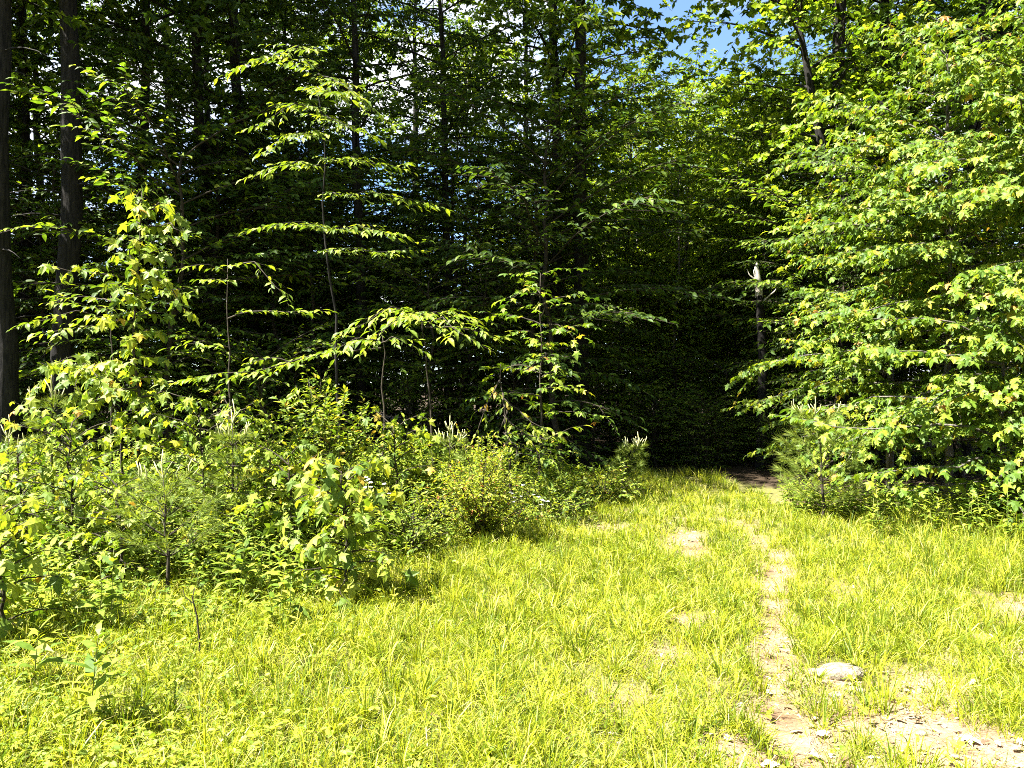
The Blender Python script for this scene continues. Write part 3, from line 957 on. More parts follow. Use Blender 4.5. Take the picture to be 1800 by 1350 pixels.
plant('young_maple', 'young maple with a few bright yellow top leaves at mid-wood edge', 'tree', st, auto_limbs(st, 22, 1.0, rg, t0=.1, rise=(.1, .6)) + [LB(10.3, (950, 520), (920, 510, -.2), (900, 525, -.4)), LB(10.3, (950, 570), (985, 570, -.3), (1010, 595, -.5))],
      'maple', 'maple', .10, None, r0=.022, seed=207, vjit=.1, tilt=.3, minpx=8)
rg = np.random.RandomState(208)
st = px_stem(880, 8.9, 640, base_px=900)
plant('cherry_sapling', 'cherry sapling with hanging light green twigs right of the round bush', 'tree', st,
      [LB(8.9, (880, 665), (860, 700, -.3), (835, 770, -.4)), LB(8.9, (880, 680), (890, 730, -.4), (870, 790, -.5)), LB(8.9, (885, 700), (930, 740, -.2), (970, 760, -.3)), LB(8.9, (885, 730), (940, 780, -.2), (955, 840, -.3)),
       LB(8.9, (885, 760), (960, 770, -.3), (1000, 750, -.4)), LB(8.9, (885, 760), (910, 790, -.3), (900, 830, -.4)), LB(8.9, (880, 650), (920, 640, -.2), (960, 655, -.3)), LB(8.9, (885, 780), (970, 800, -.2), (980, 830, -.3))],
      'ovate', 'shrub', .075, None, r0=.02, seed=209, vjit=.2, tilt=.5, twig_len=.2, leaf_gap=.045, leafdroop=.5)

# ---- saplings and bushes of the lit left bank
GS = 'maple saplings on the left bank'
rg = np.random.RandomState(301)
st = [GP(250, 6.8), PX(246, 800, 6.8), PX(240, 600, 6.8), PX(249, 420, 6.8), PX(250, 335, 6.8)]
limbs = [LB(6.8, (243, 490), (170, 480, -.1), (95, 472, -.2)), LB(6.8, (245, 485), (300, 500, -.1), (322, 545, -.2)), LB(6.8, (250, 380), (295, 345, 0), (305, 375, -.1)), LB(6.8, (250, 400), (300, 395, -.1), (315, 405, -.2)),
         LB(6.8, (249, 360), (240, 345, 0), (247, 335, 0)), LB(6.8, (248, 430), (225, 440, -.1), (235, 470, -.15)), LB(6.8, (246, 520), (205, 535, -.1), (190, 550, -.15)), LB(6.8, (245, 680), (190, 690, -.1), (150, 720, -.2)),
         LB(6.8, (243, 700), (290, 690, -.1), (330, 700, -.2)), LB(6.8, (243, 740), (200, 760, -.1), (170, 790, -.2)), LB(6.8, (243, 730), (290, 740, -.1), (330, 760, -.2))]
limbs += auto_limbs(np.array(st), 30, .22, rg, t0=.35, t1=.98, rise=(.2, .7), taper=.2)
plant('maple_sapling', 'tall slender maple sapling standing above the others, sunlit tip against the dark wood', 'tree', st, limbs, 'maple', 'sapling', .098, GS, r0=.019, seed=302, twig_gap=.1, twig_len=.13, leaf_gap=.045, t0=.05, vjit=.35, tilt=.55, leafdroop=.9)
st = [GP(235, 7.6), PX(205, 718, 7.5), PX(150, 640, 7.5), PX(110, 640, 7.4)]
plant('maple_sapling', 'leaning maple sapling with a round drooping head of broad leaves', 'tree', st,
      [LB(7.5, (170, 670), (110, 645, -.2), (70, 670, -.4)), LB(7.5, (160, 655), (130, 625, -.2), (95, 640, -.4)), LB(7.5, (160, 655), (180, 645, -.3), (200, 680, -.5)), LB(7.5, (150, 645), (140, 650, -.5), (130, 690, -.7)), LB(7.5, (190, 700), (230, 690, -.2), (260, 700, -.3)),
       LB(7.5, (150, 640), (170, 640, -.5), (160, 680, -.8))], 'maple', 'sapling', .115, GS, r0=.017, seed=303, twig_gap=.1, twig_len=.25, leaf_gap=.055, tilt=.5, leafdroop=.8)
sap = [
    # px, d, top, n, L, size, label
    (120, 6.3, 748, 24, .58, .074, 'bushy maple sapling in front of the leaning one, orange-tipped'),
    (350, 6.6, 735, 22, .52, .072, 'maple sapling just right of the tall slender one'),
    (30, 6.4, 800, 22, .55, .07, 'maple sapling crowding the left edge above the weeds'),
    (205, 5.9, 850, 16, .40, .07, 'short maple sapling between the two white pine seedlings'),
    (410, 7.4, 712, 18, .55, .075, 'maple sapling behind the feathery pine seedling'),
    (600, 5.75, 828, 18, .38, .105, 'stout young maple with the broadest leaves and a dark shadow at its foot'),
    (690, 7.9, 745, 16, .55, .085, 'maple sapling left of the round fine-leaved bush'),
    (-5, 4.7, 905, 12, .32, .10, 'bright yellow-green young maple cut by the left edge of the view'),
    (280, 6.9, 770, 16, .5, .09, 'maple sapling at the foot of the tall slender one'),
    (505, 6.4, 800, 14, .42, .09, 'low maple sapling beside the stout broad-leaved one'),
]
for k, (px, d, top, n, Lm, sz, lb) in enumerate(sap):
    rg = np.random.RandomState(320 + k)
    st = px_stem(px, d, top, base_px=px + 8)
    limbs = auto_limbs(st, int(n * 1.5), Lm, rg, t0=.12, rise=(.25, .9), droop=.3, taper=.5)
    plant('maple_sapling', lb, 'tree', st, limbs, 'maple', 'sapling', sz, GS, r0=.014, seed=340 + k, twig_gap=.085, twig_len=.2, leaf_gap=.06, tilt=.5, leafdroop=.9)


def bush(name, label, px, d, top, rad, size, matname, shape, n, seed, group=None, cat='bush', stems=5, dens=1.0, **kw):
    rng = np.random.RandomState(seed)
    b = GP(px, d)
    H = (PX(px, top, d)[2] - b[2]) * .9
    limbs = []
    for k in range(n):
        az = k * 2.4 + rng.rand()
        q = (k + .5) / n
        lean = rad * q ** .5
        h = H * (1 - .62 * q ** 1.6) * (.62 + .5 * rng.rand() ** .8)
        tip = b + np.array([math.cos(az) * lean, math.sin(az) * lean, h])
        mid = b + np.array([math.cos(az) * lean * .45, math.sin(az) * lean * .45, h * .62])
        limbs.append([b + np.array([math.cos(az), math.sin(az), 0]) * .03, mid, tip])
    st = [b, b + np.array([.02, 0, H * .5])]
    return plant(name, label, cat, st, limbs, shape, matname, size, group, r0=.014, seed=seed + 1, parts=False, **{**dict(twig_gap=.05 / dens, twig_len=.22, leaf_gap=.03, vjit=.5, tilt=.5, t0=.12, fan=60, leafdroop=.15, droop=.1), **kw})


bush('shrub', 'round dense bush with tiny reddish-tipped leaves right of the stout maple', 845, 7.5, 762, .58, .036, 'fine', 'diamond', 40, 401, dens=1.25, twig_len=.2, leaf_gap=.02)
bush('shrub', 'dense bush heaped up behind the stout broad-leaved maple', 565, 7.7, 662, .62, .062, 'shrub', 'ovate', 30, 402)
bush('shrub', 'bush with narrow twigs right of the tall sapling and its neighbours', 465, 7.3, 705, .42, .06, 'shrub', 'ovate', 20, 403)
bush('shrub', 'bush at the foot of the wood left of the long pine candles', 715, 8.4, 742, .5, .07, 'shrub', 'ovate', 20, 404)
bush('shrub', 'low sunlit bush between the round bush and the grassy track', 960, 8.6, 835, .55, .045, 'weed', 'ovate', 26, 405)
bush('shrub', 'low sunlit bush where the grass meets the dark end of the track', 1060, 10.2, 822, .5, .055, 'shrub', 'ovate', 20, 406)
bush('shrub', 'light green bush at the right edge under the tiered maple', 1790, 8.3, 770, .5, .06, 'maple', 'ovate', 24, 408)
bush('shrub', 'low fine-leaved bush in front of the round reddish-tipped one', 720, 7.0, 860, .45, .04, 'weed', 'ovate', 24, 409)


# ------------------------------------------------------------------ pines
def pine(label, px, d, top, rad, seed, whorls=6, nl=.085, candles=4, bare=0.1, lean=0, cat='pine', dens=1.0):
    rng = np.random.RandomState(seed)
    b = GP(px, d)
    H = PX(px, top, d)[2] - b[2]
    root = thing('pine_sapling', label, cat, tuple(b), 'white pine seedlings')
    w = Wood()
    tz = np.linspace(0, 1, 8)
    tr = np.stack([lean * tz ** 2 + rng.randn(8) * .006, rng.randn(8) * .006, H * tz], 1)
    tr[0] = 0
    w.tube(tr, np.linspace(.006 + .011 * H, .003, 8), 7)
    link('trunk', w.mesh('trunk', M['twig']), root)
    NP, ND = [], []
    tips = []
    for k in range(whorls):
        q = bare + (1 - bare) * k / whorls
        p0 = resample(tr, np.array([q]))[0][0]
        L = rad * (1 - .75 * q) * (1.05 if k else .8)
        for j in range(5):
            az = j * 1.2566 + k * .7 + rng.randn() * .2
            path = limb_path(p0, az, L * (.75 + .4 * rng.rand()), .45 + .35 * q, .0 - .1, rng, 6)
            bw = Wood()
            bw.tube(path, np.linspace(.0045, .0018, 6), 4)
            link('branch', bw.mesh('branch', M['twig']), root)
            sub = [path]
            for s in range(3):
                i = 2 + s
                a2 = az + (1 if s % 2 else -1) * .8
                sub.append(limb_path(path[i], a2, L * .4 * (1 - .15 * s), .35, 0, rng, 4))
            for sp in sub:
                n = int(70 * dens * (.4 + np.linalg.norm(sp[-1] - sp[0]) / .35))
                ts = .42 + .58 * rng.rand(n) ** .8
                P, Tg = resample(sp, ts)
                dr = nrm(Tg * 1.2 + rng.randn(n, 3) * .45)
                NP.append(P); ND.append(dr)
                tips.append((sp[-1], nrm(sp[-1] - sp[-2])))
    n = int(160 * dens)
    P, Tg = resample(tr, .55 + .45 * rng.rand(n))
    NP.append(P); ND.append(nrm(Tg * .9 + rng.randn(n, 3) * .6))
    P, D = np.concatenate(NP), np.concatenate(ND)
    n = len(P)
    ln = nl * (.75 + .5 * rng.rand(n))
    sd = nrm(np.cross(D, rng.randn(n, 3)))
    E = P + D * ln[:, None]
    E[:, 2] -= .12 * ln
    wd = .0015
    V = np.stack([P - sd * wd, P + sd * wd, E], 1).reshape(-1, 3)
    T = np.arange(3 * n).reshape(-1, 3)
    me = tri_mesh('needles', V, T, M['needle'], {'rnd': np.repeat(rng.rand(n), 3)})
    o = link('needles', me, root)
    o['kind'] = 'stuff'
    top_p = tr[-1]
    cand = [(top_p, np.array([0, 0, 1.0]), .20)] + [(top_p, nrm(np.array([math.cos(a), math.sin(a), 1.6])), .13) for a in np.arange(candles) * 6.28 / max(candles, 1)]
    order = np.argsort([-t[0][2] for t in tips])[:candles * 3]
    cand += [(tips[i][0], nrm(tips[i][1] * .5 + np.array([0, 0, 1.0])), .10) for i in order]
    for p, dv, l in cand:
        cw = Wood()
        bend = np.array([rng.randn() * .015, rng.randn() * .015, 0])
        cw.tube([p, p + dv * l * .5 + bend, p + dv * l + np.array([0, 0, .01])], [.0055, .006, .003], 5)
        link('candle', cw.mesh('candle', M['candle']), root)


pine('white pine seedling with a bare dark stem standing in the left weeds', 296, 5.7, 840, .55, 501, whorls=4, bare=.36, candles=2, lean=-.04, nl=.115, dens=.6)
pine('bushy white pine seedling under the leaning maple head', 92, 7.1, 690, .42, 502, whorls=7, candles=2, dens=1.3)
pine('feathery yellow-green white pine seedling between maple saplings', 408, 6.5, 745, .34, 503, whorls=6, candles=3, dens=1.2)
pine('slim white pine with long curled candles above the round bush', 790, 8.3, 760, .35, 504, whorls=5, candles=5)
pine('dark leaning white pine with pale candles at the end of the bank', 1092, 10.8, 785, .38, 505, whorls=6, candles=5, lean=.22, dens=.8)
pine('large soft white pine at the corner of the right thicket by the track', 1446, 9.0, 728, .66, 506, whorls=7, candles=3, nl=.125, lean=-.08, dens=.75)
pine('small white pine seedling low among the far left weeds', 15, 6.9, 770, .35, 507, whorls=6, candles=2)


# ------------------------------------------------------------------ snag, stone, stick
p = GP(1336, 14.6)
root = thing('dead_snag', 'slim dead tree with a pale broken barkless top right of the track end', 'dead tree', tuple(p))
w = Wood()
zt = PX(1336, 462, 14.6)[2] - p[2]
zz = np.linspace(0, .84, 12)
rngs = np.random.RandomState(601)
w.tube(np.stack([np.sin(zz * 4) * .05, zz * 0, zz * zt - .1 * (zz == 0)], 1), np.linspace(.10, .075, 12), 9, .15, rngs)
link('trunk', w.mesh('trunk', M['bark']), root)
w = Wood()
w.tube([(math.sin(.84 * 4) * .05, 0, .83 * zt), (-.03, 0, .9 * zt), (-.07, 0, .96 * zt), (-.06, 0, zt)], [.075, .07, .055, .012], 8, .3, rngs)
link('broken_top', w.mesh('broken_top', M['bare_wood']), root)
for a in ([(0, 0, .80 * zt), (.25, -.1, .86 * zt), (.42, -.1, .93 * zt)], [(0, 0, .72 * zt), (.35, -.15, .70 * zt), (.55, -.2, .62 * zt)], [(0, 0, .9 * zt), (-.2, 0, .94 * zt), (-.25, 0, .97 * zt)]):
    w = Wood()
    w.tube(a, [.022, .014, .005], 5)
    link('branch', w.mesh('branch', M['bare_wood']), root)


def rock(name, label, x, y, sx, sy, sz, seed, mat='stone', sink=.35, group=None):
    rng = np.random.RandomState(seed)
    nu, nv = 18, 9
    u = np.arange(nu) * 2 * np.pi / nu
    v = np.linspace(-.5 * np.pi, .5 * np.pi, nv)
    U, Vv = np.meshgrid(u, v, indexing='ij')
    X = np.cos(U) * np.cos(Vv); Y = np.sin(U) * np.cos(Vv); Z = np.sin(Vv)
    k = 1 + .28 * (lattice(X * 1.3 + Z * .7, Y * 1.3 + Z * .5, .8, seed) - .5) + .12 * (lattice(X * 3 + Z, Y * 3, .8, seed + 1) - .5)
    Z = np.sign(Z) * np.abs(Z) ** .7
    V = np.stack([X * k * sx, Y * k * sy, Z * k * sz], -1).reshape(-1, 3)
    T = []
    for i in range(nu):
        j = (i + 1) % nu
        for q in range(nv - 1):
            a, b, c, d = i * nv + q, j * nv + q, j * nv + q + 1, i * nv + q + 1
            T += [(a, b, c), (a, c, d)]
    o = link(name, tri_mesh(name, V, np.array(T), M[mat], smooth_shade=True), None, (x, y, g1(x, y) + sz * (1 - 2 * sink)))
    o['label'], o['category'] = label, 'stone'
    if group:
        o['group'] = group
    return o


q = GP(1476, 1.6 * F / (1185 - 675))
rock('stone', 'flat pale stone bedded in the bare ground beside the wheel rut', q[0], q[1], .13, .09, .045, 611, sink=.42)
q = GP(1448, 1.6 * F / (1142 - 675))
rock('stone', 'small pale stone just behind the flat one', q[0], q[1], .028, .025, .02, 612)
for k, (px, py, lb) in enumerate(((1172, 1268, 'pale pebble at the left rut in the foreground'), (1300, 1240, 'pale pebble between the two ruts'), (1620, 1290, 'pale pebble on the bare ground at lower right'), (1560, 1262, 'pale pebble right of the bleached leaves'), (668, 1262, 'rusty pebble in the foreground grass'))):
    q = GP(px, 1.6 * F / (py - 675))
    rock('pebble', lb, q[0], q[1], .022, .018, .014, 620 + k, group='pebbles on the bare ground')

b = GP(352, 1.6 * F / (1160 - 675))
w = Wood()
w.tube(np.array([(0, 0, -.02), (-.005, 0, .12), (-.02, 0, .26), (-.05, .01, .36), (-.035, .01, .42)]), [.006, .0055, .0045, .0035, .002], 6)
w.tube(np.array([(-.04, 0, .33), (-.09, 0, .37), (-.10, 0, .41)]), [.003, .0025, .0015], 5)
o = link('dead_stick', w.mesh('dead_stick', M['twig']), None, tuple(b))
o['label'], o['category'] = 'thin bare dead stick standing in the foreground clover', 'stick'


# ------------------------------------------------------------------ weeds
def weed_stem(base, H, lean, rng, gap=.035, size=.075, whorl=1):
    n = int(H / gap)
    t = (np.arange(n) + .5) / n
    t = np.repeat(t, whorl)
    n = len(t)
    az = np.arange(n) * (2.4 if whorl == 1 else math.pi) + rng.rand() * 6 + (np.arange(n) // max(whorl, 1)) * (0 if whorl == 1 else 1.57)
    P = base + np.stack([lean[0] * t ** 1.6, lean[1] * t ** 1.6, H * t], 1)
    up = .12 + .5 * t
    Fw = nrm(np.stack([np.cos(az), np.sin(az), up + rng.randn(n) * .15], 1))
    N = nrm(np.stack([-np.cos(az) * .5, -np.sin(az) * .5, np.ones(n)], 1) + rng.randn(n, 3) * .2)
    S = size * (.55 + .8 * np.sin(np.pi * np.clip(t * .85 + .1, 0, 1))) * (.8 + .4 * rng.rand(n))
    return P, Fw, N, S


def goldenrod(label, px, d, H, seed, size=.085, stems=1):
    rng = np.random.RandomState(seed)
    b = GP(px, d)
    root = thing('goldenrod', label, 'weed', tuple(b), 'leafy goldenrod stems')
    for s in range(stems):
        off = np.array([rng.randn() * .05, rng.randn() * .05, 0]) * (s > 0)
        lean = rng.randn(2) * .06
        h = H * (1 - .15 * s)
        w = Wood()
        t = np.linspace(0, 1, 7)
        w.tube(off + np.stack([lean[0] * t ** 1.6, lean[1] * t ** 1.6, h * t], 1), np.linspace(.004, .0015, 7), 5)
        link('stem', w.mesh('stem', M['green_stem']), root)
        P, Fw, N, S = weed_stem(b + off, h, lean, rng, .017 if d < 4.5 else .024, size)
        add_leaves(root, b, (P, Fw, N, S), 'lance', 'weed', rng, True, 150, minpx=6)


gl = [
    (160, 3.55, .46, 'leafy goldenrod standing alone in the clover at lower left'), (60, 4.0, .38, 'goldenrod at the lower left border, beside the lone one'),
    (490, 5.0, .45, 'goldenrod stem in front of the stout maple'), (195, 4.9, .55, 'goldenrod in front of the bare-stemmed pine seedling'),
    (95, 5.2, .6, 'tall goldenrod at the front of the left weeds'), (420, 5.5, .5, 'goldenrod between the pine seedling and stout maple'),
    (1545, 8.1, .50, 'goldenrod clump under the right maples, nearest the pine'), (1640, 7.9, .46, 'goldenrod under the middle of the right thicket'),
    (1705, 7.7, .52, 'goldenrod before the dark hollow of the right thicket'), (1770, 7.6, .56, 'goldenrod at the right edge of the view'),
    (1600, 8.2, .44, 'short goldenrod between two others under the right maples'), (1740, 8.0, .56, 'goldenrod behind the one at the dark hollow'),
]
for k, (px, d, H, lb) in enumerate(gl):
    goldenrod(lb, px, d, H, 700 + k, .13 if d < 6 else .10, 1 if d < 4.5 else 3)

# mass of weeds on the left bank and along the thicket: nobody could count it
rng = np.random.RandomState(720)
Ls, A, B = [], [], []
cnt = 0
while cnt < 3000:
    if rng.rand() < .82:
        y = 4.9 + rng.rand() * 6.5
        x = -.75 * y + rng.rand() * (.75 * y + 1.2)
        front_y = 5.0 + smooth(-2.3, .6, x) * 3.2 + (lattice(x, y, .7, 9) - .5) * 1.2
        if y < front_y or x > .9:
            continue
        H = (.13 + .50 * smooth(.2, 1.5, y - front_y)) * (.6 + .7 * rng.rand())
    else:
        x = 3.4 + rng.rand() * 3.6
        y = 9.0 - (x - 3.4) * .22 + rng.rand() * 1.0
        H = .16 + .26 * rng.rand()
    b = np.array([x, y, g1(x, y)])
    lean = rng.randn(2) * .08
    Ls.append(weed_stem(b, H, lean, rng, .03, .075 + .035 * rng.rand()))
    A.append(b); B.append(b + np.array([lean[0], lean[1], H]))
    cnt += 1
L = cat_leaves(Ls)
o = link('weeds', leaf_mesh('weeds', L, 'lance', M['weed'], rng))
o['kind'] = 'stuff'
w = Wood()
w.sticks(np.array(A), np.array(B), .0028, .001)
o = link('weed_stalks', w.mesh('weed_stalks', M['green_stem']))
o['kind'] = 'stuff'

# white flowers
for k, (px, d, z, lb) in enumerate(((652, 7.0, .62, 'small white wildflowers left of the round bush'), (885, 7.6, .48, 'small white wildflowers at the right foot of the round bush'), (935, 8.0, .36, 'few white wildflowers between the round bush and the grass'))):
    rng = np.random.RandomState(740 + k)
    b = GP(px, d)
    root = thing('wildflower', lb, 'flower', tuple(b), 'white wildflowers')
    for s in range(9):
        off = np.array([rng.randn() * .06, rng.randn() * .06, 0])
        h = z * (.8 + .3 * rng.rand())
        tip = off * 1.6 + np.array([0, 0, h])
        w = Wood()
        w.tube([off, (off + tip) / 2 + np.array([.01, 0, 0]), tip], [.002, .0015, .001], 4)
        link('stem', w.mesh('stem', M['green_stem']), root)
        az = np.arange(7) * 6.283 / 7
        P = np.repeat(tip[None], 7, 0)
        Fw = nrm(np.stack([np.cos(az), np.sin(az) - .3, .35 + 0 * az], 1))
        N = nrm(np.stack([-np.cos(az) * .3, -np.sin(az) * .3 - .5, np.ones(7)], 1))
        link('petals', leaf_mesh('petals', (P, Fw, N, np.full(7, .02)), 'round', M['white_petal'], rng), root)

# ------------------------------------------------------------------ grass
def blades(x, y, az, h, bend, wd, rn, d):
    """Curved tapering grass blades; three segments near the camera, two farther off."""
    rng = np.random.RandomState(805)
    VV, TT, AA, off = [], [], [], 0
    near = y < 5.6
    for sel, levels in ((near, ((0, .75), (.4, 1.0), (.75, .65))), (~near, ((0, .8), (.55, .95)))):
        bx, by, hh, bb, ww_, dd = x[sel], y[sel], h[sel], bend[sel], wd[sel], d[sel]
        n = len(bx)
        sa = rng.rand(n) * np.pi
        sd = np.stack([np.cos(sa), np.sin(sa), np.zeros(n)], 1)
        base = np.stack([bx, by, gz(bx, by) - .006], 1)
        vs = []
        for t, ww in levels:
            c = base + dd * (hh * bb * t ** 1.8)[:, None]
            c[:, 2] += hh * (t - .42 * bb * t * t)
            vs += [c - sd * (ww_ * ww)[:, None], c + sd * (ww_ * ww)[:, None]]
        c = base + dd * (hh * bb)[:, None]
        c[:, 2] += hh * (1 - .58 * bb)
        vs.append(c)
        m = len(vs)
        loc = []
        for q in range(len(levels) - 1):
            loc += [[2 * q, 2 * q + 1, 2 * q + 3], [2 * q, 2 * q + 3, 2 * q + 2]]
        loc.append([m - 3, m - 2, m - 1])
        VV.append(np.stack(vs, 1).reshape(-1, 3))
        TT.append((np.arange(n)[:, None, None] * m + np.array(loc)[None]).reshape(-1, 3) + off)
        AA.append(np.repeat(rn[sel], m))
        off += n * m
    return np.concatenate(VV), np.concatenate(TT), np.concatenate(AA)


def grass():
    rng = np.random.RandomState(801)
    def clumps(spec, lim, pw=1.0):
        y = np.concatenate([a + rng.rand(m) * (b - a) for a, b, m in spec])
        x = (rng.rand(len(y)) * 2 - 1) * (.72 * y + .7)
        den = grass_density(x, y)
        keep = rng.rand(len(y)) < den ** pw * .97 + lim
        left_front = 5.4 + smooth(-2.4, .6, x) * 3.0
        keep &= ~((x < .6) & (y > left_front + .9) & (rng.rand(len(y)) < .8))
        keep &= ~((x > 3.5) & (y > 9.3 - (x - 3.5) * .25))
        keep &= ~((y > 13.6 + (lattice(x, y, .8, 47) - .5) * 1.2) & (rng.rand(len(y)) < .85))
        return x[keep], y[keep], den[keep]
    out = []
    # the low sward
    x, y, den = clumps(((2.4, 4.5, 13500), (4.5, 7.5, 26000), (7.5, 14.2, 30000)), .03)
    k = rng.randint(3, 7, len(x)); ci = np.repeat(np.arange(len(x)), k); n = len(ci)
    az = rng.rand(n) * 6.2832
    sp = .05 * np.sqrt(rng.rand(n))
    hum = lattice(x, y, .5, 44)
    h = (.055 + .085 * hum)[ci] * (.5 + .9 * rng.rand(n))
    d = nrm(np.stack([np.cos(az) + rng.randn(n) * .5, np.sin(az) + rng.randn(n) * .5, 0 * az], 1))
    patch = (lattice(x, y, .9, 46)[ci] - .5) * .5
    out.append((x[ci] + np.cos(az) * sp, y[ci] + np.sin(az) * sp, az, h, .35 + .75 * rng.rand(n), (.0011 + .0015 * rng.rand(n)) * (1 + .3 * smooth(5, 9, y[ci])), np.clip(rng.rand(n) * .8 + .1 + patch, 0, .999), d))
    # tussocks of longer arching blades
    x, y, den = clumps(((2.4, 4.5, 1500), (4.5, 7.5, 4600), (7.5, 14.2, 6400)), .012, 1.6)
    big = rng.rand(len(x)) ** 2
    k = (9 + 16 * big + rng.randint(0, 5, len(x))).astype(int); ci = np.repeat(np.arange(len(x)), k); n = len(ci)
    az = rng.rand(n) * 6.2832
    sp = (.012 + .035 * big[ci]) * np.sqrt(rng.rand(n))
    tall = .10 + .11 * big + .13 * smooth(3.0, 4.6, x) * smooth(4.6, 6.2, y) + .05 * lattice(x, y, 1.0, 45)
    h = tall[ci] * (.55 + .6 * rng.rand(n))
    wind = rng.rand(len(x)) * 6.28
    d = nrm(np.stack([np.cos(az) + np.cos(wind[ci]) * .45, np.sin(az) + np.sin(wind[ci]) * .45, 0 * az], 1))
    wd = (.0015 + .0022 * rng.rand(n)) * (1 + .3 * smooth(6, 10, y[ci]))
    tone = rng.rand(len(x))[ci] * .55
    out.append((x[ci] + np.cos(az) * sp, y[ci] + np.sin(az) * sp, az, h, .15 + .8 * rng.rand(n) ** 1.2, wd, np.clip(tone + rng.rand(n) * .35, 0, .93), d))
    # pale flowering stalks
    x, y, den = clumps(((2.4, 7.5, 1800), (7.5, 13.5, 2600)), .0)
    n = len(x)
    az = rng.rand(n) * 6.2832
    d = np.stack([np.cos(az), np.sin(az), 0 * az], 1)
    out.append((x, y, az, .14 + .16 * rng.rand(n), .15 + .5 * rng.rand(n), .0011 + .0005 * rng.rand(n), .9 + .099 * rng.rand(n), d))
    cols = [np.concatenate([o[q] for o in out]) for q in range(8)]
    V, T, A = blades(*cols)
    o = link('grass', tri_mesh('grass', V, T, M['grass'], {'rnd': A}))
    o['kind'] = 'stuff'
    return len(cols[0])


NG = grass()


def ground_cover():
    rng = np.random.RandomState(820)
    n0 = 26000
    y = 2.5 + rng.rand(n0) ** 1.2 * 6.5
    x = -.74 * y - .3 + rng.rand(n0) * (.74 * y + 2.4)
    dens = (1 - smooth(-2.4, -.3, x)) * .85 + .06
    dens = dens * (.35 + .65 * smooth(.3, .6, lattice(x, y, .6, 51)))
    k = (rng.rand(n0) < dens)
    x, y = x[k], y[k]
    n = len(x)
    tri = 3
    ci = np.repeat(np.arange(n), tri)
    az = np.tile(np.arange(tri) * 2.094, n) + np.repeat(rng.rand(n) * 6.28, tri)
    z = gz(x, y) + .03 + .10 * rng.rand(n)
    P = np.stack([x[ci], y[ci], z[ci]], 1)
    Fw = nrm(np.stack([np.cos(az), np.sin(az), .15 + rng.randn(n * tri) * .25], 1))
    N = nrm(np.array([0, 0, 1.0]) + rng.randn(n * tri, 3) * .35)
    S = np.repeat(.018 + .022 * rng.rand(n) ** 2, tri)
    o = link('ground_cover', leaf_mesh('ground_cover', (P, Fw, N, S), 'round', M['cover'], rng))
    o['kind'] = 'stuff'


ground_cover()


def litter():
    rng = np.random.RandomState(840)
    n = 16000
    y = 2.5 + rng.rand(n) ** 1.3 * 10.5
    x = (rng.rand(n) * 2 - 1) * (.72 * y + .5)
    k = rng.rand(n) < (1.0 - grass_density(x, y)) * .85 + .12
    x, y = x[k], y[k]
    n = len(x)
    az = rng.rand(n) * 6.28
    Fw = nrm(np.stack([np.cos(az), np.sin(az), rng.randn(n) * .25], 1))
    N = nrm(np.array([0, 0, 1.0]) + rng.randn(n, 3) * .45)
    P = np.stack([x, y, gz(x, y) + .006 + .012 * rng.rand(n)], 1)
    S = .012 + .05 * rng.rand(n) ** 2.6
    o = link('leaf_litter', leaf_mesh('leaf_litter', (P, Fw, N, S), 'oak', M['dry'], rng))
    o['kind'] = 'stuff'
    # straw and broken stalks lying on the soil
    n = 40000
    y = 2.5 + rng.rand(n) ** 1.3 * 10
    x = (rng.rand(n) * 2 - 1) * (.72 * y + .5)
    k = rng.rand(n) < (1.0 - grass_density(x, y)) * .8 + .25
    x, y = x[k], y[k]
    n = len(x)
    az = rng.rand(n) * 6.28
    ln = .02 + .07 * rng.rand(n)
    D = np.stack([np.cos(az), np.sin(az), rng.randn(n) * .12], 1)
    Aq = np.stack([x, y, gz(x, y) + .004 + .01 * rng.rand(n)], 1)
    sd = np.stack([-np.sin(az), np.cos(az), 0 * az], 1) * .0014
    V = np.stack([Aq - sd, Aq + sd, Aq + D * ln[:, None]], 1).reshape(-1, 3)
    o = link('straw', tri_mesh('straw', V, np.arange(3 * n).reshape(-1, 3), M['straw'], {'rnd': np.repeat(rng.rand(n), 3)}))
    o['kind'] = 'stuff'


litter()


def pebbles():
    rng = np.random.RandomState(850)
    n = 5200
    y = 2.5 + rng.rand(n) ** 1.3 * 8
    x = .1 + rng.rand(n) * (.72 * y + .3)
    k = rng.rand(n) < (1.0 - grass_density(x, y)) * .9
    x, y = x[k], y[k]
    n = len(x)
    tv = np.array([(1, 0, 0), (0, 1, 0), (-1, 0, 0), (0, -1, 0), (0, 0, .7), (.55, .55, .5), (-.55, .55, .45), (-.55, -.55, .5), (.55, -.55, .45)], float)
    tt = np.array([(0, 1, 5), (1, 2, 6), (2, 3, 7), (3, 0, 8), (5, 1, 4), (1, 6, 4), (6, 2, 4), (2, 7, 4), (7, 3, 4), (3, 8, 4), (8, 0, 4), (0, 5, 4)])
    S = .003 + .012 * rng.rand(n) ** 3.5
    az = rng.rand(n) * 6.28
    v = tv[None] * (1 + rng.randn(n, 9, 1) * .16) * S[:, None, None]
    v[..., 0] *= (1 + .5 * rng.rand(n))[:, None]
    X = v[..., 0] * np.cos(az)[:, None] - v[..., 1] * np.sin(az)[:, None] + x[:, None]
    Y = v[..., 0] * np.sin(az)[:, None] + v[..., 1] * np.cos(az)[:, None] + y[:, None]
    Z = v[..., 2] + (gz(x, y) - .001)[:, None]
    V = np.stack([X, Y, Z], -1).reshape(-1, 3)
    T = (tt[None] + (np.arange(n) * 9)[:, None, None]).reshape(-1, 3)
    o = link('gravel', tri_mesh('gravel', V, T, M['stone']))
    o['kind'] = 'stuff'


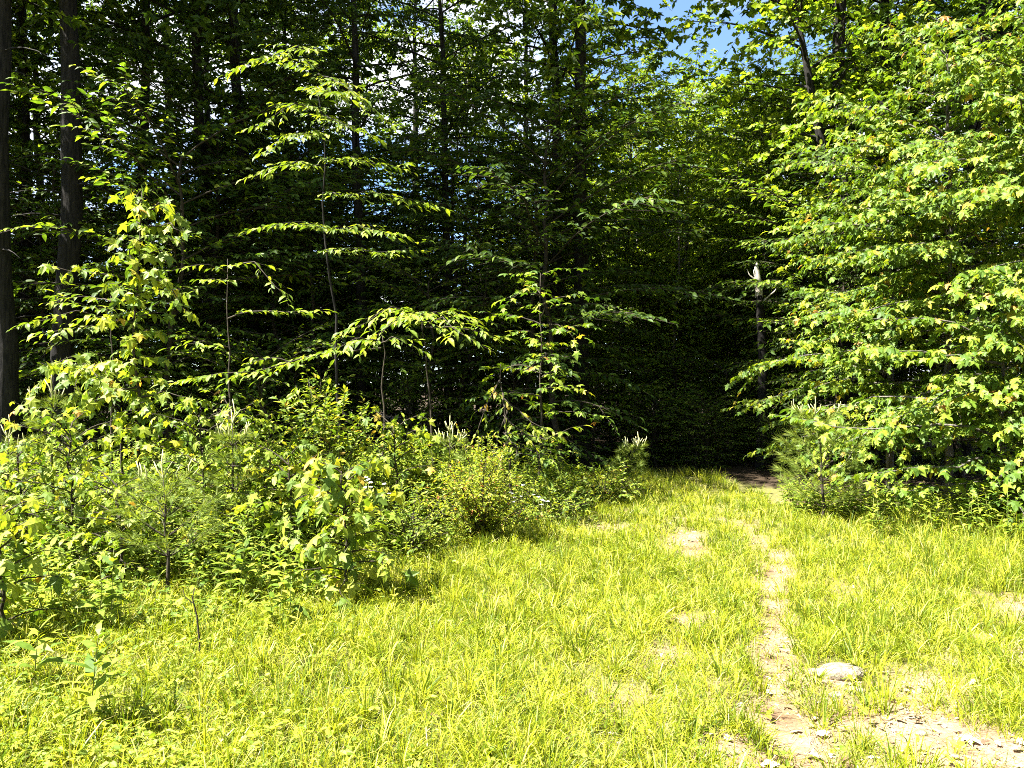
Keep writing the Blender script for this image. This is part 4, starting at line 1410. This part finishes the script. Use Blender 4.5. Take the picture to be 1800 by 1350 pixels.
pebbles()
for k, (px, py, sz, lb) in enumerate(((1432, 1182, .05, 'low stone touching the left end of the flat stone'), (1502, 1212, .06, 'low stone in front of the right end of the flat stone'), (1470, 1222, .04, 'small stone right in front of the flat stone'), (1512, 1176, .035, 'small stone behind the right end of the flat stone'))):
    q = GP(px, EYE * F / (py - 675))
    rock('stone', lb, q[0], q[1], sz, sz * .7, sz * .35, 630 + k, group='stones round the flat stone')

dead = [
    (1446, 1322, .085, 'large bleached dead leaf in the bare foreground, left of its pair'), (1472, 1330, .08, 'large bleached dead leaf touching the one in the bare foreground'),
    (1365, 1338, .10, 'pale lobed dead leaf at the bottom border by the rut'), (1458, 1282, .06, 'small bleached dead leaf above the pair in the foreground'),
    (1235, 1338, .07, 'curled tan dead leaf at the bottom border left of the rut'), (1690, 1310, .08, 'pale dead leaf on the bare ground at the lower right'),
    (1770, 1160, .08, 'pale dead leaf in thin grass near the right border'), (1195, 1100, .09, 'pale dead leaf on the bare patch of the left rut'),
    (1260, 1098, .08, 'pale dead leaf right of another on the bare patch of the left rut'), (760, 1268, .06, 'pale dead leaf in the middle of the foreground grass'),
    (835, 1190, .05, 'small pale dead leaf in the grass behind the middle one'), (1590, 1215, .06, 'tan dead leaf right of the flat stone'),
]
rng = np.random.RandomState(860)
for px, py, s, lb in dead:
    p = GP(px, 1.6 * F / (py - 675))
    az = rng.rand() * 6.28
    Fw = nrm(np.array([[math.cos(az), math.sin(az), .1]]))
    N = nrm(np.array([[rng.randn() * .25, rng.randn() * .25 - .3, 1.0]]))
    me = leaf_mesh('dead_leaf', (np.array([[0, 0, .022]]), Fw, N, np.array([s])), 'oak' if rng.rand() < .6 else 'maple', M['dry'], rng)
    me.attributes['rnd'].data.foreach_set('value', np.full(len(me.vertices), .95, dtype=np.float32))
    o = link('dead_leaf', me, None, tuple(p))
    o['label'], o['category'], o['group'] = lb, 'leaf', 'bleached dead leaves on the ground'

# what stands where: each tree of the shady groups is told by the landmark it stands behind and its distance from the clearing
MARKS = [(14, 'the leftmost thick trunk'), (104, 'the second thick trunk'), (246, 'the tall slender maple sapling'), (364, 'the straight black trunk'), (500, 'the tall many-sprayed beech'),
         (640, 'the long low sunlit branch'), (760, 'the dome-shaped beech spray'), (900, 'the cherry sapling'), (1030, 'the thick mid-forest oak'), (1130, 'the leaning pine'), (1230, 'the dark track end'),
         (1336, 'the dead snag'), (1470, 'the forked oak'), (1580, 'the shorter right maple'), (1690, 'the broad right maple'), (1830, 'the tallest right maple')]
ORD = ['nearest', 'second nearest', 'third nearest', 'fourth nearest', 'fifth nearest', 'sixth nearest', 'seventh nearest', 'eighth nearest', 'ninth nearest', 'tenth nearest', 'eleventh nearest', 'twelfth nearest', 'thirteenth nearest', 'farthest']
for grp, what in ((GU, 'small shaded understory tree'), ('bushes along the foot of the wood', 'low shaded bush'), ('trees deep in the wood', 'tall leafy tree deep in the wood'), ('small trees far back in the wood', 'small leafy far tree')):
    rows = {}
    for o in COL.objects:
        if o.get('group') == grp:
            px = 900 + o.location.x / o.location.y * F
            rows.setdefault(min(MARKS, key=lambda m: abs(m[0] - px))[1], []).append(o)
    for mark, objs in rows.items():
        objs.sort(key=lambda o: o.location.y)
        for k, o in enumerate(objs):
            o['label'] = what + (' standing behind ' + mark if len(objs) == 1 else ' behind ' + mark + ', ' + ORD[min(k, len(ORD) - 1)] + ' of them')

print('GRASS BLADES', NG, 'ARCH', {k: v[2] for k, v in ARCH.items()}, 'TRIS', sum(len(m.polygons) for m in bpy.data.meshes), 'OBJS', len(bpy.data.objects))
